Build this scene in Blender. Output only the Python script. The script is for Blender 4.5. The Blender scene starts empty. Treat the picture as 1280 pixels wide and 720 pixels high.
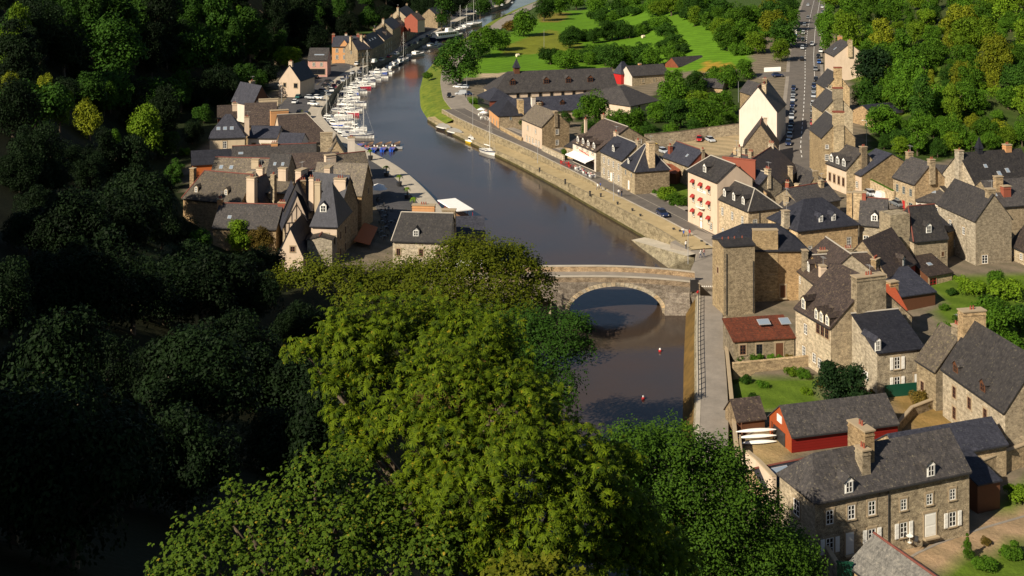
import bpy, math, random
import numpy as np
from mathutils import Vector, Matrix, noise as mnoise
random.seed(7)
SC = bpy.context.scene
COL = SC.collection
R = math.radians
# ------------------------------------------------------------------ camera, sky, sun
FPX, YH, CAMH = 1500.0, -118.0, 72.0          # focal length in px of a 1280 px frame, horizon row, camera height
cam = bpy.data.cameras.new('camera'); co = bpy.data.objects.new('camera', cam); COL.objects.link(co)
co.location = (0, 0, CAMH); co.rotation_euler = (R(90), 0, 0)
cam.sensor_width = 36; cam.lens = 36*FPX/1280; cam.shift_y = (YH-360)/1280.0
cam.clip_start = 0.5; cam.clip_end = 5000
SC.camera = co
SUN_EL, SUN_AZ = R(35), R(226)                 # azimuth clockwise from +Y (north): sun in the south-west, left and behind
sd = Vector((math.sin(SUN_AZ)*math.cos(SUN_EL), math.cos(SUN_AZ)*math.cos(SUN_EL), math.sin(SUN_EL)))
w = bpy.data.worlds.new('World'); SC.world = w; w.use_nodes = True
nt = w.node_tree; bg = nt.nodes['Background']
sky = nt.nodes.new('ShaderNodeTexSky'); sky.sky_type = 'NISHITA'; sky.sun_disc = False
sky.sun_elevation = SUN_EL; sky.sun_rotation = SUN_AZ; sky.air_density = 1.0; sky.dust_density = 0.6
nt.links.new(sky.outputs['Color'], bg.inputs['Color']); bg.inputs['Strength'].default_value = 0.05
sl = bpy.data.lights.new('sun', 'SUN'); sl.energy = 5.0; sl.angle = R(0.5); sl.color = (1.0, 0.89, 0.72)
so = bpy.data.objects.new('sun', sl); COL.objects.link(so); so.rotation_euler = sd.to_track_quat('Z', 'Y').to_euler()
so.location = sd*300
vs = SC.view_settings; vs.view_transform = 'Standard'; vs.look = 'None'; vs.exposure = 0.5; vs.gamma = 1.0
SC.cycles.max_bounces = 4; SC.cycles.diffuse_bounces = 2; SC.cycles.glossy_bounces = 2; SC.cycles.transmission_bounces = 2
SC.cycles.transparent_max_bounces = 4; SC.cycles.use_denoising = True

# ------------------------------------------------------------------ helpers: image <-> place
def W(u, y, h=0.0):
    Z = FPX*(CAMH-h)/(y-YH)
    return Vector(((u-640)*Z/FPX, Z, h))
def pix(p):
    return (640+FPX*p[0]/p[1], YH+FPX*(CAMH-p[2])/p[1])
def sm(t):
    t = np.clip(t, 0, 1); return t*t*(3-2*t)
FOOT1 = [(-10,1000),(-25,860),(-62,740),(-92,620),(-104,525),(-110,450),(-110,380),(-98,325),(-84,286),(-58,240),(-32,196),(-12,160),(6,134),(24,116),(60,102),(140,92),(340,80)]
HILL1 = FOOT1+[(340,-300),(-600,-300),(-600,1000)]
FOOT2 = [(340,215),(190,262),(140,306),(104,322),(113,400),(138,500),(185,700),(230,900),(260,1100)]
HILL2 = FOOT2+[(900,1100),(900,215)]
def inpoly(X, Y, poly):
    X = np.asarray(X, float); Y = np.asarray(Y, float); r = np.zeros(X.shape, bool); n = len(poly)
    for i in range(n):
        x0, y0 = poly[i][0], poly[i][1]; x1, y1 = poly[(i+1) % n][0], poly[(i+1) % n][1]
        if y0 == y1: continue
        c = ((y0 > Y) != (y1 > Y)) & (X < (x1-x0)*(Y-y0)/(y1-y0)+x0)
        r ^= c
    return r
def pdist(X, Y, pl, closed=False):
    X = np.asarray(X, float); Y = np.asarray(Y, float); d = np.full(X.shape, 1e9)
    n = len(pl)
    for i in range(n if closed else n-1):
        ax, ay = pl[i][0], pl[i][1]; bx, by = pl[(i+1) % n][0], pl[(i+1) % n][1]
        dx, dy = bx-ax, by-ay; L = dx*dx+dy*dy+1e-9
        t = np.clip(((X-ax)*dx+(Y-ay)*dy)/L, 0, 1)
        d = np.minimum(d, np.hypot(X-ax-t*dx, Y-ay-t*dy))
    return d
def hgt0(X, Y):
    X = np.asarray(X, float); Y = np.asarray(Y, float)
    h = 3.0+2.5*sm((X-38)/60)*sm((Y-150)/80)+11*sm((Y-285)/330)*sm((X-45)/60)
    d1 = np.where(inpoly(X, Y, HILL1), pdist(X, Y, FOOT1), 0)
    lf = sm((-X-30)/50)*sm((Y-170)/120); sl1 = 0.52+0.33*lf; c1 = 52+14*lf; c2 = 18+4*lf
    a = sl1*d1; a = np.where(a < c1, a, c1+c2*np.tanh((a-c1)/c2))
    d2 = np.where(inpoly(X, Y, HILL2), pdist(X, Y, FOOT2), 0)
    b = 0.34*d2; b = np.where(b < 45, b, 45+25*np.tanh((b-45)/25))
    return h+a+b
def hgt(x, y): return float(hgt0(np.array([x]), np.array([y]))[0])
def G(u, y, off=0.0):
    """point of the ground seen at pixel (u, y)"""
    Z = np.arange(20, 1150, 1.0); X = (u-640)*Z/FPX; ray = CAMH-(y-YH)*Z/FPX
    g = hgt0(X, Z)
    k = np.nonzero(ray <= g)[0]
    if len(k) == 0: z = 1100.0
    else:
        k = k[0]; z = Z[k]
        if k > 0:
            a = ray[k-1]-g[k-1]; b = g[k]-ray[k]; z = Z[k-1]+a/(a+b+1e-9)
    x = (u-640)*z/FPX
    return Vector((x, z, hgt(x, z)+off))

# ------------------------------------------------------------------ helpers: objects
def tag(o, label=None, cat=None, group=None, kind=None):
    if label: o['label'] = label
    if cat: o['category'] = cat
    if group: o['group'] = group
    if kind: o['kind'] = kind
    return o
def empty(name, loc=(0,0,0), rz=0.0, label=None, cat=None, group=None):
    o = bpy.data.objects.new(name, None); COL.objects.link(o)
    o.location = loc; o.rotation_euler = (0, 0, rz); o.empty_display_size = 0.5
    return tag(o, label, cat, group)
def put(name, me, parent=None, loc=(0,0,0), rot=(0,0,0), sc=None):
    o = bpy.data.objects.new(name, me); COL.objects.link(o)
    if parent is not None: o.parent = parent
    o.location = loc; o.rotation_euler = rot
    if sc is not None: o.scale = sc if hasattr(sc, '__len__') else (sc, sc, sc)
    return o
class MB:
    def __init__(s): s.v = []; s.f = []; s.m = []; s.mi = 0
    def poly(s, pts, mi=None):
        b = len(s.v); s.v += [tuple(p) for p in pts]; s.f.append(tuple(range(b, b+len(pts)))); s.m.append(s.mi if mi is None else mi)
    def box(s, x0, x1, y0, y1, z0, z1, mi=None):
        P = [(x0,y0,z0),(x1,y0,z0),(x1,y1,z0),(x0,y1,z0),(x0,y0,z1),(x1,y0,z1),(x1,y1,z1),(x0,y1,z1)]
        s.hexa(P, mi)
    def hexa(s, P, mi=None):
        b = len(s.v); s.v += [tuple(p) for p in P]
        for q in ((3,2,1,0),(4,5,6,7),(0,1,5,4),(1,2,6,5),(2,3,7,6),(3,0,4,7)):
            s.f.append(tuple(b+i for i in q)); s.m.append(s.mi if mi is None else mi)
    def taper(s, cx, cy, z0, z1, w0, d0, w1, d1, mi=None):
        P = [(cx+sx*w/2, cy+sy*d/2, z) for z, w, d in ((z0,w0,d0),(z1,w1,d1)) for sx, sy in ((-1,-1),(1,-1),(1,1),(-1,1))]
        s.hexa(P, mi)
    def tube(s, path, rad, n=6, mi=None, cap=True):
        path = [Vector(p) for p in path]; rings = []
        for i, p in enumerate(path):
            d = (path[min(i+1, len(path)-1)]-path[max(i-1, 0)]).normalized()
            a = d.orthogonal().normalized() if abs(d.z) > .9 else d.cross(Vector((0,0,1))).normalized()
            b = d.cross(a); r = rad[i] if hasattr(rad, '__len__') else rad
            base = len(s.v)
            for k in range(n):
                t = 2*math.pi*k/n; s.v.append(tuple(p+a*math.cos(t)*r+b*math.sin(t)*r))
            rings.append(base)
        m = s.mi if mi is None else mi
        for i in range(len(rings)-1):
            for k in range(n):
                k2 = (k+1) % n
                s.f.append((rings[i]+k, rings[i]+k2, rings[i+1]+k2, rings[i+1]+k)); s.m.append(m)
        if cap:
            s.f.append(tuple(rings[-1]+k for k in range(n))); s.m.append(m)
            s.f.append(tuple(rings[0]+n-1-k for k in range(n))); s.m.append(m)
    def lathe(s, prof, cx=0, cy=0, n=10, mi=None):
        m = s.mi if mi is None else mi; b = len(s.v)
        for r, z in prof:
            for k in range(n):
                t = 2*math.pi*k/n; s.v.append((cx+r*math.cos(t), cy+r*math.sin(t), z))
        for i in range(len(prof)-1):
            for k in range(n):
                k2 = (k+1) % n
                s.f.append((b+i*n+k, b+i*n+k2, b+(i+1)*n+k2, b+(i+1)*n+k)); s.m.append(m)
        s.f.append(tuple(b+(len(prof)-1)*n+k for k in range(n))); s.m.append(m)
    def mesh(s, name, mats, smooth=False):
        me = bpy.data.meshes.new(name); me.from_pydata(s.v, [], s.f)
        if not hasattr(mats, '__len__'): mats = [mats]
        for m in mats: me.materials.append(m)
        if len(mats) > 1: me.polygons.foreach_set('material_index', s.m)
        if smooth: me.polygons.foreach_set('use_smooth', [True]*len(s.f))
        me.update(); return me
    def build(s, name, mats, parent=None, loc=(0,0,0), rot=(0,0,0), smooth=False):
        return put(name, s.mesh(name, mats, smooth), parent, loc, rot)
CACHE = {}
def cached(key, fn):
    if key not in CACHE: CACHE[key] = fn()
    return CACHE[key]

# ------------------------------------------------------------------ materials
MATS = {}
def newmat(name, rough=0.8, spec=0.3):
    m = bpy.data.materials.new(name); m.use_nodes = True; MATS[name] = m
    n = m.node_tree.nodes; b = n['Principled BSDF']; b.inputs['Roughness'].default_value = rough
    b.inputs['Specular IOR Level'].default_value = spec
    return m, m.node_tree, b
def nd(t, typ, **kw):
    n = t.nodes.new(typ)
    for k, v in kw.items():
        if k in n.inputs: n.inputs[k].default_value = v
        else: setattr(n, k, v)
    return n
def ramp(t, fac, stops, interp='LINEAR'):
    r = t.nodes.new('ShaderNodeValToRGB'); e = r.color_ramp.elements; r.color_ramp.interpolation = interp
    while len(e) < len(stops): e.new(0.5)
    for i, (p, c) in enumerate(stops): e[i].position = p; e[i].color = (*c, 1)
    t.links.new(fac, r.inputs[0]); return r.outputs['Color']
def mix(t, fac, a, b, mode='MIX'):
    n = t.nodes.new('ShaderNodeMix'); n.data_type = 'RGBA'; n.blend_type = mode
    for s, v in ((n.inputs[0], fac), (n.inputs[6], a), (n.inputs[7], b)):
        if hasattr(v, 'is_linked'): t.links.new(v, s)
        elif hasattr(v, '__len__'): s.default_value = (*v[:3], 1)
        else: s.default_value = v
    return n.outputs[2]
def objcoord(t, scale=(1,1,1), rot=(0,0,0)):
    c = t.nodes.new('ShaderNodeTexCoord'); mp = t.nodes.new('ShaderNodeMapping')
    mp.inputs['Scale'].default_value = scale; mp.inputs['Rotation'].default_value = rot
    t.links.new(c.outputs['Object'], mp.inputs[0]); return mp.outputs[0]
def noise(t, vec, scale, detail=3, rough=.6, out='Fac'):
    n = nd(t, 'ShaderNodeTexNoise', Scale=scale, Detail=detail, Roughness=rough); t.links.new(vec, n.inputs['Vector']); return n.outputs[out]
def rnd(t):
    return t.nodes.new('ShaderNodeObjectInfo').outputs['Random']
def vary(t, col, amt=.25):
    """each object a little lighter or darker than the next"""
    m = nd(t, 'ShaderNodeMapRange'); m.inputs['To Min'].default_value = 1-amt; m.inputs['To Max'].default_value = 1+amt
    t.links.new(rnd(t), m.inputs['Value'])
    h = t.nodes.new('ShaderNodeHueSaturation'); t.links.new(m.outputs[0], h.inputs['Value']); t.links.new(col, h.inputs['Color'])
    return h.outputs[0]
def bump(t, b, hgt_out, strength=.5, dist=.05):
    n = nd(t, 'ShaderNodeBump', Strength=strength, Distance=dist); t.links.new(hgt_out, n.inputs['Height']); t.links.new(n.outputs[0], b.inputs['Normal'])
def plain(name, col, rough=.6, spec=.3, amt=.12, nscale=1.5, metal=0):
    m, t, b = newmat(name, rough, spec)
    v = objcoord(t); f = noise(t, v, nscale, 4)
    c = mix(t, f, tuple(x*(1-amt) for x in col), tuple(min(1, x*(1+amt)) for x in col))
    t.links.new(c, b.inputs['Base Color']); b.inputs['Metallic'].default_value = metal; return m
def stone(name, tones, mortar, cell=.38, flat=1.7, amt=.18, stain=(.09,.07,.05)):
    m, t, b = newmat(name, .9, .15)
    v = objcoord(t, (1/cell, 1/cell, flat/cell))
    vo = nd(t, 'ShaderNodeTexVoronoi'); vo.feature = 'F1'; t.links.new(v, vo.inputs['Vector'])
    ve = nd(t, 'ShaderNodeTexVoronoi'); ve.feature = 'DISTANCE_TO_EDGE'; t.links.new(v, ve.inputs['Vector'])
    sx = t.nodes.new('ShaderNodeSeparateColor'); t.links.new(vo.outputs['Color'], sx.inputs[0])
    n = len(tones); c = ramp(t, sx.outputs[0], [(i/(n-1), tones[i]) for i in range(n)])
    e = ramp(t, ve.outputs['Distance'], [(0.03, (0,0,0)), (0.12, (1,1,1))])
    c = mix(t, e, mortar, c)
    c = mix(t, 1.0, c, ramp(t, noise(t, v, .55, 4, .75), [(.32, (.5,.48,.45)), (.5, (1,1,1)), (.68, (1.5,1.5,1.45))]), 'MULTIPLY')
    ov = objcoord(t, (1, 1, .45)); s = ramp(t, noise(t, ov, .55, 5, .7), [(.42, (0,0,0)), (.75, (1,1,1))])
    sf = nd(t, 'ShaderNodeMath', operation='MULTIPLY'); t.links.new(s, sf.inputs[0]); sf.inputs[1].default_value = .4
    c = mix(t, sf.outputs[0], c, stain)
    wn = t.nodes.new('ShaderNodeTexWhiteNoise'); wn.noise_dimensions = '1D'; t.links.new(rnd(t), wn.inputs['W'])
    c = mix(t, 1.0, c, ramp(t, wn.outputs['Value'], [(0, (.86,.9,.98)), (.5, (1,1,1)), (1, (1.12,.98,.8))]), 'MULTIPLY')
    c = vary(t, c, amt*1.5); t.links.new(c, b.inputs['Base Color'])
    bump(t, b, e, .6, .05); return m
def slate(name, a, c2, lichen=(.2,.18,.1), lich=.62, row=.22, amt=.38):
    m, t, b = newmat(name, .6, .3)
    v = objcoord(t)
    br = nd(t, 'ShaderNodeTexBrick', Scale=1.0); br.inputs['Brick Width'].default_value = .3; br.inputs['Row Height'].default_value = row
    br.inputs['Mortar Size'].default_value = .015; br.inputs['Color1'].default_value = (*a, 1); br.inputs['Color2'].default_value = (*c2, 1)
    br.inputs['Mortar'].default_value = (*(x*.4 for x in a), 1); br.offset = .5
    # courses follow height: use (along, height) whichever way the slope runs
    sp = t.nodes.new('ShaderNodeSeparateXYZ'); t.links.new(v, sp.inputs[0])
    ad = nd(t, 'ShaderNodeMath', operation='ADD'); t.links.new(sp.outputs[0], ad.inputs[0]); t.links.new(sp.outputs[1], ad.inputs[1])
    cb = t.nodes.new('ShaderNodeCombineXYZ'); t.links.new(ad.outputs[0], cb.inputs[0])
    mu = nd(t, 'ShaderNodeMath', operation='MULTIPLY'); t.links.new(sp.outputs[2], mu.inputs[0]); mu.inputs[1].default_value = 1.5
    t.links.new(mu.outputs[0], cb.inputs[1]); t.links.new(cb.outputs[0], br.inputs['Vector'])
    p = noise(t, objcoord(t, (1, 1, .5)), .8, 6, .7)
    c = mix(t, ramp(t, p, [(.3, (.0,)*3), (.72, (1,)*3)]), br.outputs['Color'], tuple(x*1.15 for x in c2), 'MIX')
    c = mix(t, 1.0, c, ramp(t, noise(t, objcoord(t, (2.2,2.2,.35)), 1.3, 5, .75), [(.3, (.45,.45,.47)), (.55, (1,1,1)), (.75, (1.7,1.6,1.5))]), 'MULTIPLY')
    l = ramp(t, noise(t, v, 3.2, 5, .75), [(lich, (0,)*3), (lich+.12, (1,)*3)])
    c = mix(t, l, c, lichen); c = vary(t, c, amt)
    t.links.new(c, b.inputs['Base Color']); bump(t, b, br.outputs['Fac'], -.4, .02)
    return m
def render_wall(name, col, dirt=(.25,.2,.15), amt=.1):
    m, t, b = newmat(name, .85, .2)
    v = objcoord(t, (1, 1, .3)); f = ramp(t, noise(t, v, .9, 5, .7), [(.45, (0,)*3), (.85, (1,)*3)])
    f2 = nd(t, 'ShaderNodeMath', operation='MULTIPLY'); t.links.new(f, f2.inputs[0]); f2.inputs[1].default_value = .5
    c = mix(t, f2.outputs[0], col, dirt); c = vary(t, c, amt); t.links.new(c, b.inputs['Base Color'])
    bump(t, b, noise(t, objcoord(t), 9, 4), .25, .02); return m

S_GOLD = stone('stone_gold', [(.207,.143,.071), (.495,.375,.215), (.613,.485,.301), (.380,.284,.164)], (.499,.403,.259))
S_PALE = stone('stone_pale', [(.383,.303,.207), (.579,.483,.339), (.481,.393,.265), (.641,.553,.409)], (.541,.453,.325), amt=.1)
S_GREY = stone('stone_grey', [(.124,.096,.068), (.441,.353,.233), (.287,.227,.151), (.539,.443,.299)], (.423,.343,.231))
S_BROWN = stone('stone_brown', [(.140,.092,.053), (.397,.285,.165), (.273,.189,.109), (.476,.364,.220)], (.382,.294,.182))
S_RUB = stone('stone_rubble', [(.097,.081,.057), (.499,.403,.267), (.239,.187,.119), (.677,.573,.405)], (.424,.352,.240), cell=.45, flat=1.5)
S_QUAY = stone('stone_quay', [(.193,.161,.097), (.406,.342,.222), (.289,.241,.153), (.484,.412,.276)], (.241,.201,.137), cell=.9, flat=2.0, stain=(.127,.119,.063))
S_BRIDGE = stone('stone_bridge', [(.124,.092,.068), (.443,.363,.267), (.239,.183,.135), (.581,.493,.373)], (.318,.262,.198), cell=.6, stain=(.085,.057,.041))
M_CREAM = render_wall('render_cream', (.6,.47,.35), (.36,.27,.18)); M_WHITE = render_wall('render_white', (.66,.58,.49), (.42,.35,.28))
M_PINK = render_wall('render_pink', (.6,.33,.27)); M_ORANGE = render_wall('brick_orange', (.55,.29,.13), (.3,.13,.06))
M_REDR = render_wall('render_red', (.25,.075,.045), (.14,.06,.04)); M_BEIGE = render_wall('render_beige', (.5,.4,.27))
M_DARKW = render_wall('weatherboard_dark', (.06,.055,.055), (.03,.03,.03)); M_REDB = plain('boards_red', (.17,.009,.006), .6)
M_ORB = plain('boards_orange', (.33,.07,.02), .6)
SL_BLUE = slate('slate_blue', (.02,.021,.03), (.034,.035,.046), (.11,.11,.1), .6)
SL_GREY = slate('slate_grey', (.032,.029,.029), (.052,.047,.045), (.15,.13,.09), .57)
SL_BROWN = slate('slate_brown', (.03,.022,.02), (.055,.04,.034), (.15,.115,.07), .55)
SL_OLD = slate('slate_old', (.07,.058,.046), (.12,.098,.075), (.24,.2,.11), .54)
SL_RUST = slate('tin_rust', (.14,.045,.025), (.2,.055,.026), (.08,.045,.028), .52)
SL_TILE = plain('roof_tile_red', (.36,.075,.03), .8, amt=.35, nscale=4)
SL_FIB = slate('fibre_tile', (.11,.105,.095), (.17,.16,.14), (.06,.06,.045), .6, row=.5)
P_WHITE = plain('paint_white', (.8,.78,.72), .45); P_CREAM = plain('paint_cream', (.7,.6,.42), .5)
P_BLUE = plain('paint_blue', (.02,.13,.55), .4); P_GREEN = plain('paint_green', (.008,.06,.035), .4); P_RED = plain('paint_red', (.42,.02,.02), .45)
P_BROWN = plain('wood_brown', (.12,.05,.025), .6); P_DARK = plain('dark_metal', (.03,.03,.032), .4, .5); P_GREY = plain('grey_metal', (.35,.35,.35), .4, .5)
P_LINTEL = plain('dressed_stone', (.36,.28,.18), .85); P_TERRA = plain('terracotta', (.27,.075,.045), .75, amt=.3); P_RIDGE = plain('ridge_red', (.17,.055,.04), .8, amt=.3); P_MORT = plain('ridge_mortar', (.4,.36,.3), .85)
P_TIMBER = plain('timber_black', (.04,.03,.025), .7); P_YELL = plain('paint_yellow', (.75,.5,.02), .4); P_AWN = plain('awning_orange', (.45,.12,.03), .7)
P_BURG = plain('awning_burgundy', (.3,.02,.015), .6); P_TRUNK = plain('bark', (.1,.075,.05), .9, amt=.4, nscale=6); P_CLOTH = plain('canvas_white', (.78,.76,.72), .8)
P_RUBBER = plain('rubber', (.015,.015,.015), .8); P_NAVY = plain('paint_navy', (.015,.025,.07), .3); P_BOATB = plain('boat_cover_blue', (.02,.09,.5), .6)
def glass(name, col=(.012,.014,.018), rough=.06):
    m, t, b = newmat(name, rough, .6); b.inputs['Base Color'].default_value = (*col, 1)
    v = objcoord(t); bump(t, b, noise(t, v, 1.3, 2), .06, .05); return m
GLASS = glass('window_glass'); SKYGLASS = glass('skylight_glass', (.22,.27,.33), .15)
# ------------------------------------------------------------------ the land and the river
RB = [(668,3),(640,14),(607,31),(585,46),(560,60),(543,76),(528,94),(523,113),(524,135),(534,151),(548,160),(575,174),(600,186),(625,198),(650,210),(675,224),(700,237),(730,255),(760,272),(800,295),(835,316),(862,336)]
RBH = [1.5,1.5,1.3,1.2,1.2,1.2,1.2,1.2,1.2,1.2,1.2,1.2,1.3,1.5,1.7,2.0,2.4,2.9,3.3,3.5,3.6,3.7]
RB2 = [(857,392),(854,450),(853,530),(846,600),(838,680)]
LB = [(636,8),(590,23),(562,37),(535,51),(505,69),(470,84),(442,99),(420,118),(400,151),(420,176),(445,190),(464,201),(487,212),(511,229),(531,248),(549,268),(566,292),(600,330),(640,362),(690,394)]
LB2 = [(672,418),(650,450),(626,520),(600,640)]
wRB = [W(u,y) for u,y in RB]; wRB2 = [W(u,y) for u,y in RB2]; wLB = [W(u,y) for u,y in LB]; wLB2 = [W(u,y) for u,y in LB2]
farR = [Vector((40,1100,0)), Vector((30,960,0))]; farL = [Vector((12,1100,0)), Vector((4,960,0))]
RIVER = farR+wRB+wRB2+[Vector((16,112,0)),Vector((-4,112,0))]+list(reversed(wLB2))+list(reversed(wLB))+list(reversed(farL))
RIVER = [(p.x, p.y) for p in RIVER]
def gpoly(pts): return [tuple(G(u,y)[:2]) for u,y in pts]
def carve(X, Y, H):
    ins = inpoly(X, Y, RIVER); d = pdist(X, Y, RIVER, True)
    H = np.where((~ins) & (d < 8), np.minimum(H, 1.2), H)
    H = np.where((~ins) & (d < 4.5), np.minimum(H, -1.0), H)
    return np.where(ins, -2.5, H)
def axis(a, b, step, lo, hi):
    return np.concatenate([np.arange(lo, a, 90.0), np.arange(a, b, step), np.arange(b, hi, 90.0)])
gx = axis(-255, 330, 3.0, -1600, 1700); gy = axis(-60, 1060, 3.0, -700, 3200)
XX, YY = np.meshgrid(gx, gy); HH = carve(XX, YY, hgt0(XX, YY))
zone = np.zeros(XX.shape+(4,)); zone[..., 3] = 1
def paint(poly, col, soft=0):
    zone[inpoly(XX, YY, poly), :3] = col
zone[..., :3] = (.05, .085, .02)                                       # meadow far away
paint([(-200,0),(300,100),(300,520),(60,560),(20,480),(-140,600),(-200,300)], (.16,.135,.1))    # town ground: gravel and paving
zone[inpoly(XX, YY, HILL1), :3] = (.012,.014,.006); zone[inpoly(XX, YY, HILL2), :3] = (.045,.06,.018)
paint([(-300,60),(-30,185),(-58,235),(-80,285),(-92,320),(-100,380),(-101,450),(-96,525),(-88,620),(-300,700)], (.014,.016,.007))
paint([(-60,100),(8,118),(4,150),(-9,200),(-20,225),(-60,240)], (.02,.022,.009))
FIELD = (.09,.195,.012)
for pg in ([(560,98),(604,70),(640,40),(690,14),(760,6),(850,10),(905,14),(935,50),(935,82),(880,90),(760,84),(690,91),(600,97)],
           [(840,40),(880,26),(940,55),(938,84),(900,90),(850,72)]): paint(gpoly(pg), FIELD)
paint(gpoly([(628,58),(690,36),(735,60),(690,66),(630,70)]), (.15,.17,.02)); paint(gpoly([(676,14),(715,16),(700,28),(672,28)]), (.17,.15,.03))
paint(gpoly([(875,76),(918,80),(912,92),(880,90)]), (.3,.2,.03))
GRASS = (.085,.14,.015)
for pg in ([(572,130),(590,120),(602,128),(600,150),(580,143)], [(924,474),(1030,470),(1030,512),(935,512)], [(1165,345),(1300,340),(1300,440),(1180,420)],
           [(1168,702),(1300,660),(1300,760),(1190,740)], [(1225,640),(1300,590),(1300,640),(1240,655)], [(1060,70),(1180,70),(1180,170),(1090,150)],
           [(856,535),(872,500),(874,560),(850,580)], [(905,430),(925,430),(925,560),(905,560)], [(815,225),(862,225),(862,275),(830,262)]): paint(gpoly(pg), GRASS)
paint(gpoly([(1050,735),(1130,672),(1215,652),(1300,626),(1300,672),(1215,690),(1160,712),(1120,760)]), (.3,.215,.135))
paint(gpoly([(915,548),(1000,540),(1000,600),(930,600)]), (.3,.22,.11)); paint(gpoly([(1090,480),(1180,470),(1240,545),(1140,560)]), (.24,.16,.06))
paint(gpoly([(840,178),(930,165),(930,195),(845,192)]), (.34,.27,.17)); paint(gpoly([(596,92),(690,89),(692,93),(640,97),(596,97)]), (.4,.32,.22))
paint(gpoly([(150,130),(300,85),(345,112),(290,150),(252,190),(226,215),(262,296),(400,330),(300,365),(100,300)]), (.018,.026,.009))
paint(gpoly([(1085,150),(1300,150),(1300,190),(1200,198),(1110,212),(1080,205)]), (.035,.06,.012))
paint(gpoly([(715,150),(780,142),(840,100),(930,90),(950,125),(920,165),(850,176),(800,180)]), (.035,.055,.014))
def ground():
    ny, nx = XX.shape
    v = np.stack([XX, YY, HH], -1).reshape(-1, 3)
    i = np.arange((ny-1)*nx).reshape(ny-1, nx)[:, :-1].ravel()
    f = np.stack([i, i+1, i+nx+1, i+nx], -1)
    me = bpy.data.meshes.new('ground'); me.vertices.add(len(v)); me.vertices.foreach_set('co', v.ravel())
    me.loops.add(f.size); me.loops.foreach_set('vertex_index', f.ravel()); me.polygons.add(len(f))
    me.polygons.foreach_set('loop_start', np.arange(0, f.size, 4)); me.polygons.foreach_set('loop_total', np.full(len(f), 4))
    me.polygons.foreach_set('use_smooth', np.ones(len(f), bool)); me.update()
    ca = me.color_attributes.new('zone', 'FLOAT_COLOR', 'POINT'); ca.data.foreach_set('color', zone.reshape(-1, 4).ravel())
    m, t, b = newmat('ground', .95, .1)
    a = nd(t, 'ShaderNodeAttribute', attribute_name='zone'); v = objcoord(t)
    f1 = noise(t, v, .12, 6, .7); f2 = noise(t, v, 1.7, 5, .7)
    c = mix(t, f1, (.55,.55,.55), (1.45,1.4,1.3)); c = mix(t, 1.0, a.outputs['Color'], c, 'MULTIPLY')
    c2 = mix(t, f2, (.6,.62,.6), (1.4,1.38,1.4)); c = mix(t, 1.0, c, c2, 'MULTIPLY')
    wv = nd(t, 'ShaderNodeTexWave', Scale=.11, Distortion=2.5, Detail=2); wv.bands_direction = 'DIAGONAL'; t.links.new(v, wv.inputs['Vector'])
    c = mix(t, 1.0, c, mix(t, wv.outputs['Fac'], (.86,.88,.86), (1.12,1.1,1.1)), 'MULTIPLY')
    t.links.new(c, b.inputs['Base Color']); bump(t, b, f2, .6, .3)
    me.materials.append(m); tag(put('ground', me), kind='structure')
ground()
def water():
    m, t, b = newmat('river_water', .13, .5)
    b.inputs['Base Color'].default_value = (.02,.0165,.015,1); b.inputs['IOR'].default_value = 1.33
    v = objcoord(t, (1, .45, 1), (0, 0, .35)); n1 = noise(t, v, 1.1, 4, .65); n2 = noise(t, objcoord(t), .05, 2)
    c = mix(t, ramp(t, n2, [(.35, (0,)*3), (.7, (1,)*3)]), (.055,.036,.024), (.04,.034,.032)); t.links.new(c, b.inputs['Base Color'])
    rr = ramp(t, n2, [(.3, (.05,)*3), (.7, (.16,)*3)]); t.links.new(rr, b.inputs['Roughness'])
    bump(t, b, n1, .1, .25)
    mb = MB(); mb.poly([(-190,90,0),(190,90,0),(190,1100,0),(-190,1100,0)])
    tag(mb.build('river_water', m), kind='structure')
water()
def normals(pts, side):
    out = []
    for i in range(len(pts)):
        d = pts[min(i+1, len(pts)-1)]-pts[max(i-1, 0)]; d.z = 0; d.normalize()
        out.append(Vector((d.y, -d.x, 0)) if side == 'L' else Vector((-d.y, d.x, 0)))
    return out
def dens(pts, extra, step=4.0):
    """resample a polyline (with a number per point) every few metres"""
    P, E = [pts[0].copy()], [extra[0]]
    for i in range(len(pts)-1):
        n = max(1, int((pts[i+1]-pts[i]).length/step))
        for k in range(1, n+1):
            t = k/n; P.append(pts[i].lerp(pts[i+1], t)); E.append(extra[i]+(extra[i+1]-extra[i])*t)
    for _ in range(3):
        Q = [P[0]]+[(P[i-1]+P[i]*2+P[i+1])/4 for i in range(1, len(P)-1)]+[P[-1]]; P = Q
    return P, E
def strip(name, P, N, prof, mats, kind='structure', label=None, cat=None):
    """prof(i) -> list of (offset, z, material index of the face that follows)"""
    mb = MB()
    rows = [prof(i) for i in range(len(P))]
    idx = []
    for i, r in enumerate(rows):
        b = len(mb.v); idx.append(b)
        for o, z, _ in r: mb.v.append((P[i].x+N[i].x*o, P[i].y+N[i].y*o, z))
    for i in range(len(P)-1):
        for k in range(len(rows[i])-1):
            mb.f.append((idx[i]+k, idx[i+1]+k, idx[i+1]+k+1, idx[i]+k+1)); mb.m.append(rows[i][k][2])
    o = mb.build(name, mats); o.data.validate(); return tag(o, label, cat, None, kind)
def asphalt(name, a, b_, rough=.9):
    m, t, b = newmat(name, rough, .2); v = objcoord(t)
    f = ramp(t, noise(t, v, .35, 6, .75), [(.3, a), (.72, b_)]); f2 = noise(t, v, 14, 2)
    c = mix(t, 1.0, f, mix(t, f2, (.75,)*3, (1.25,)*3), 'MULTIPLY'); t.links.new(c, b.inputs['Base Color']); bump(t, b, f2, .3, .02); return m
ASPH = asphalt('asphalt', (.1,.088,.078), (.155,.135,.115)); ASPHD = asphalt('asphalt_dark', (.06,.058,.062), (.1,.095,.095))
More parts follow.
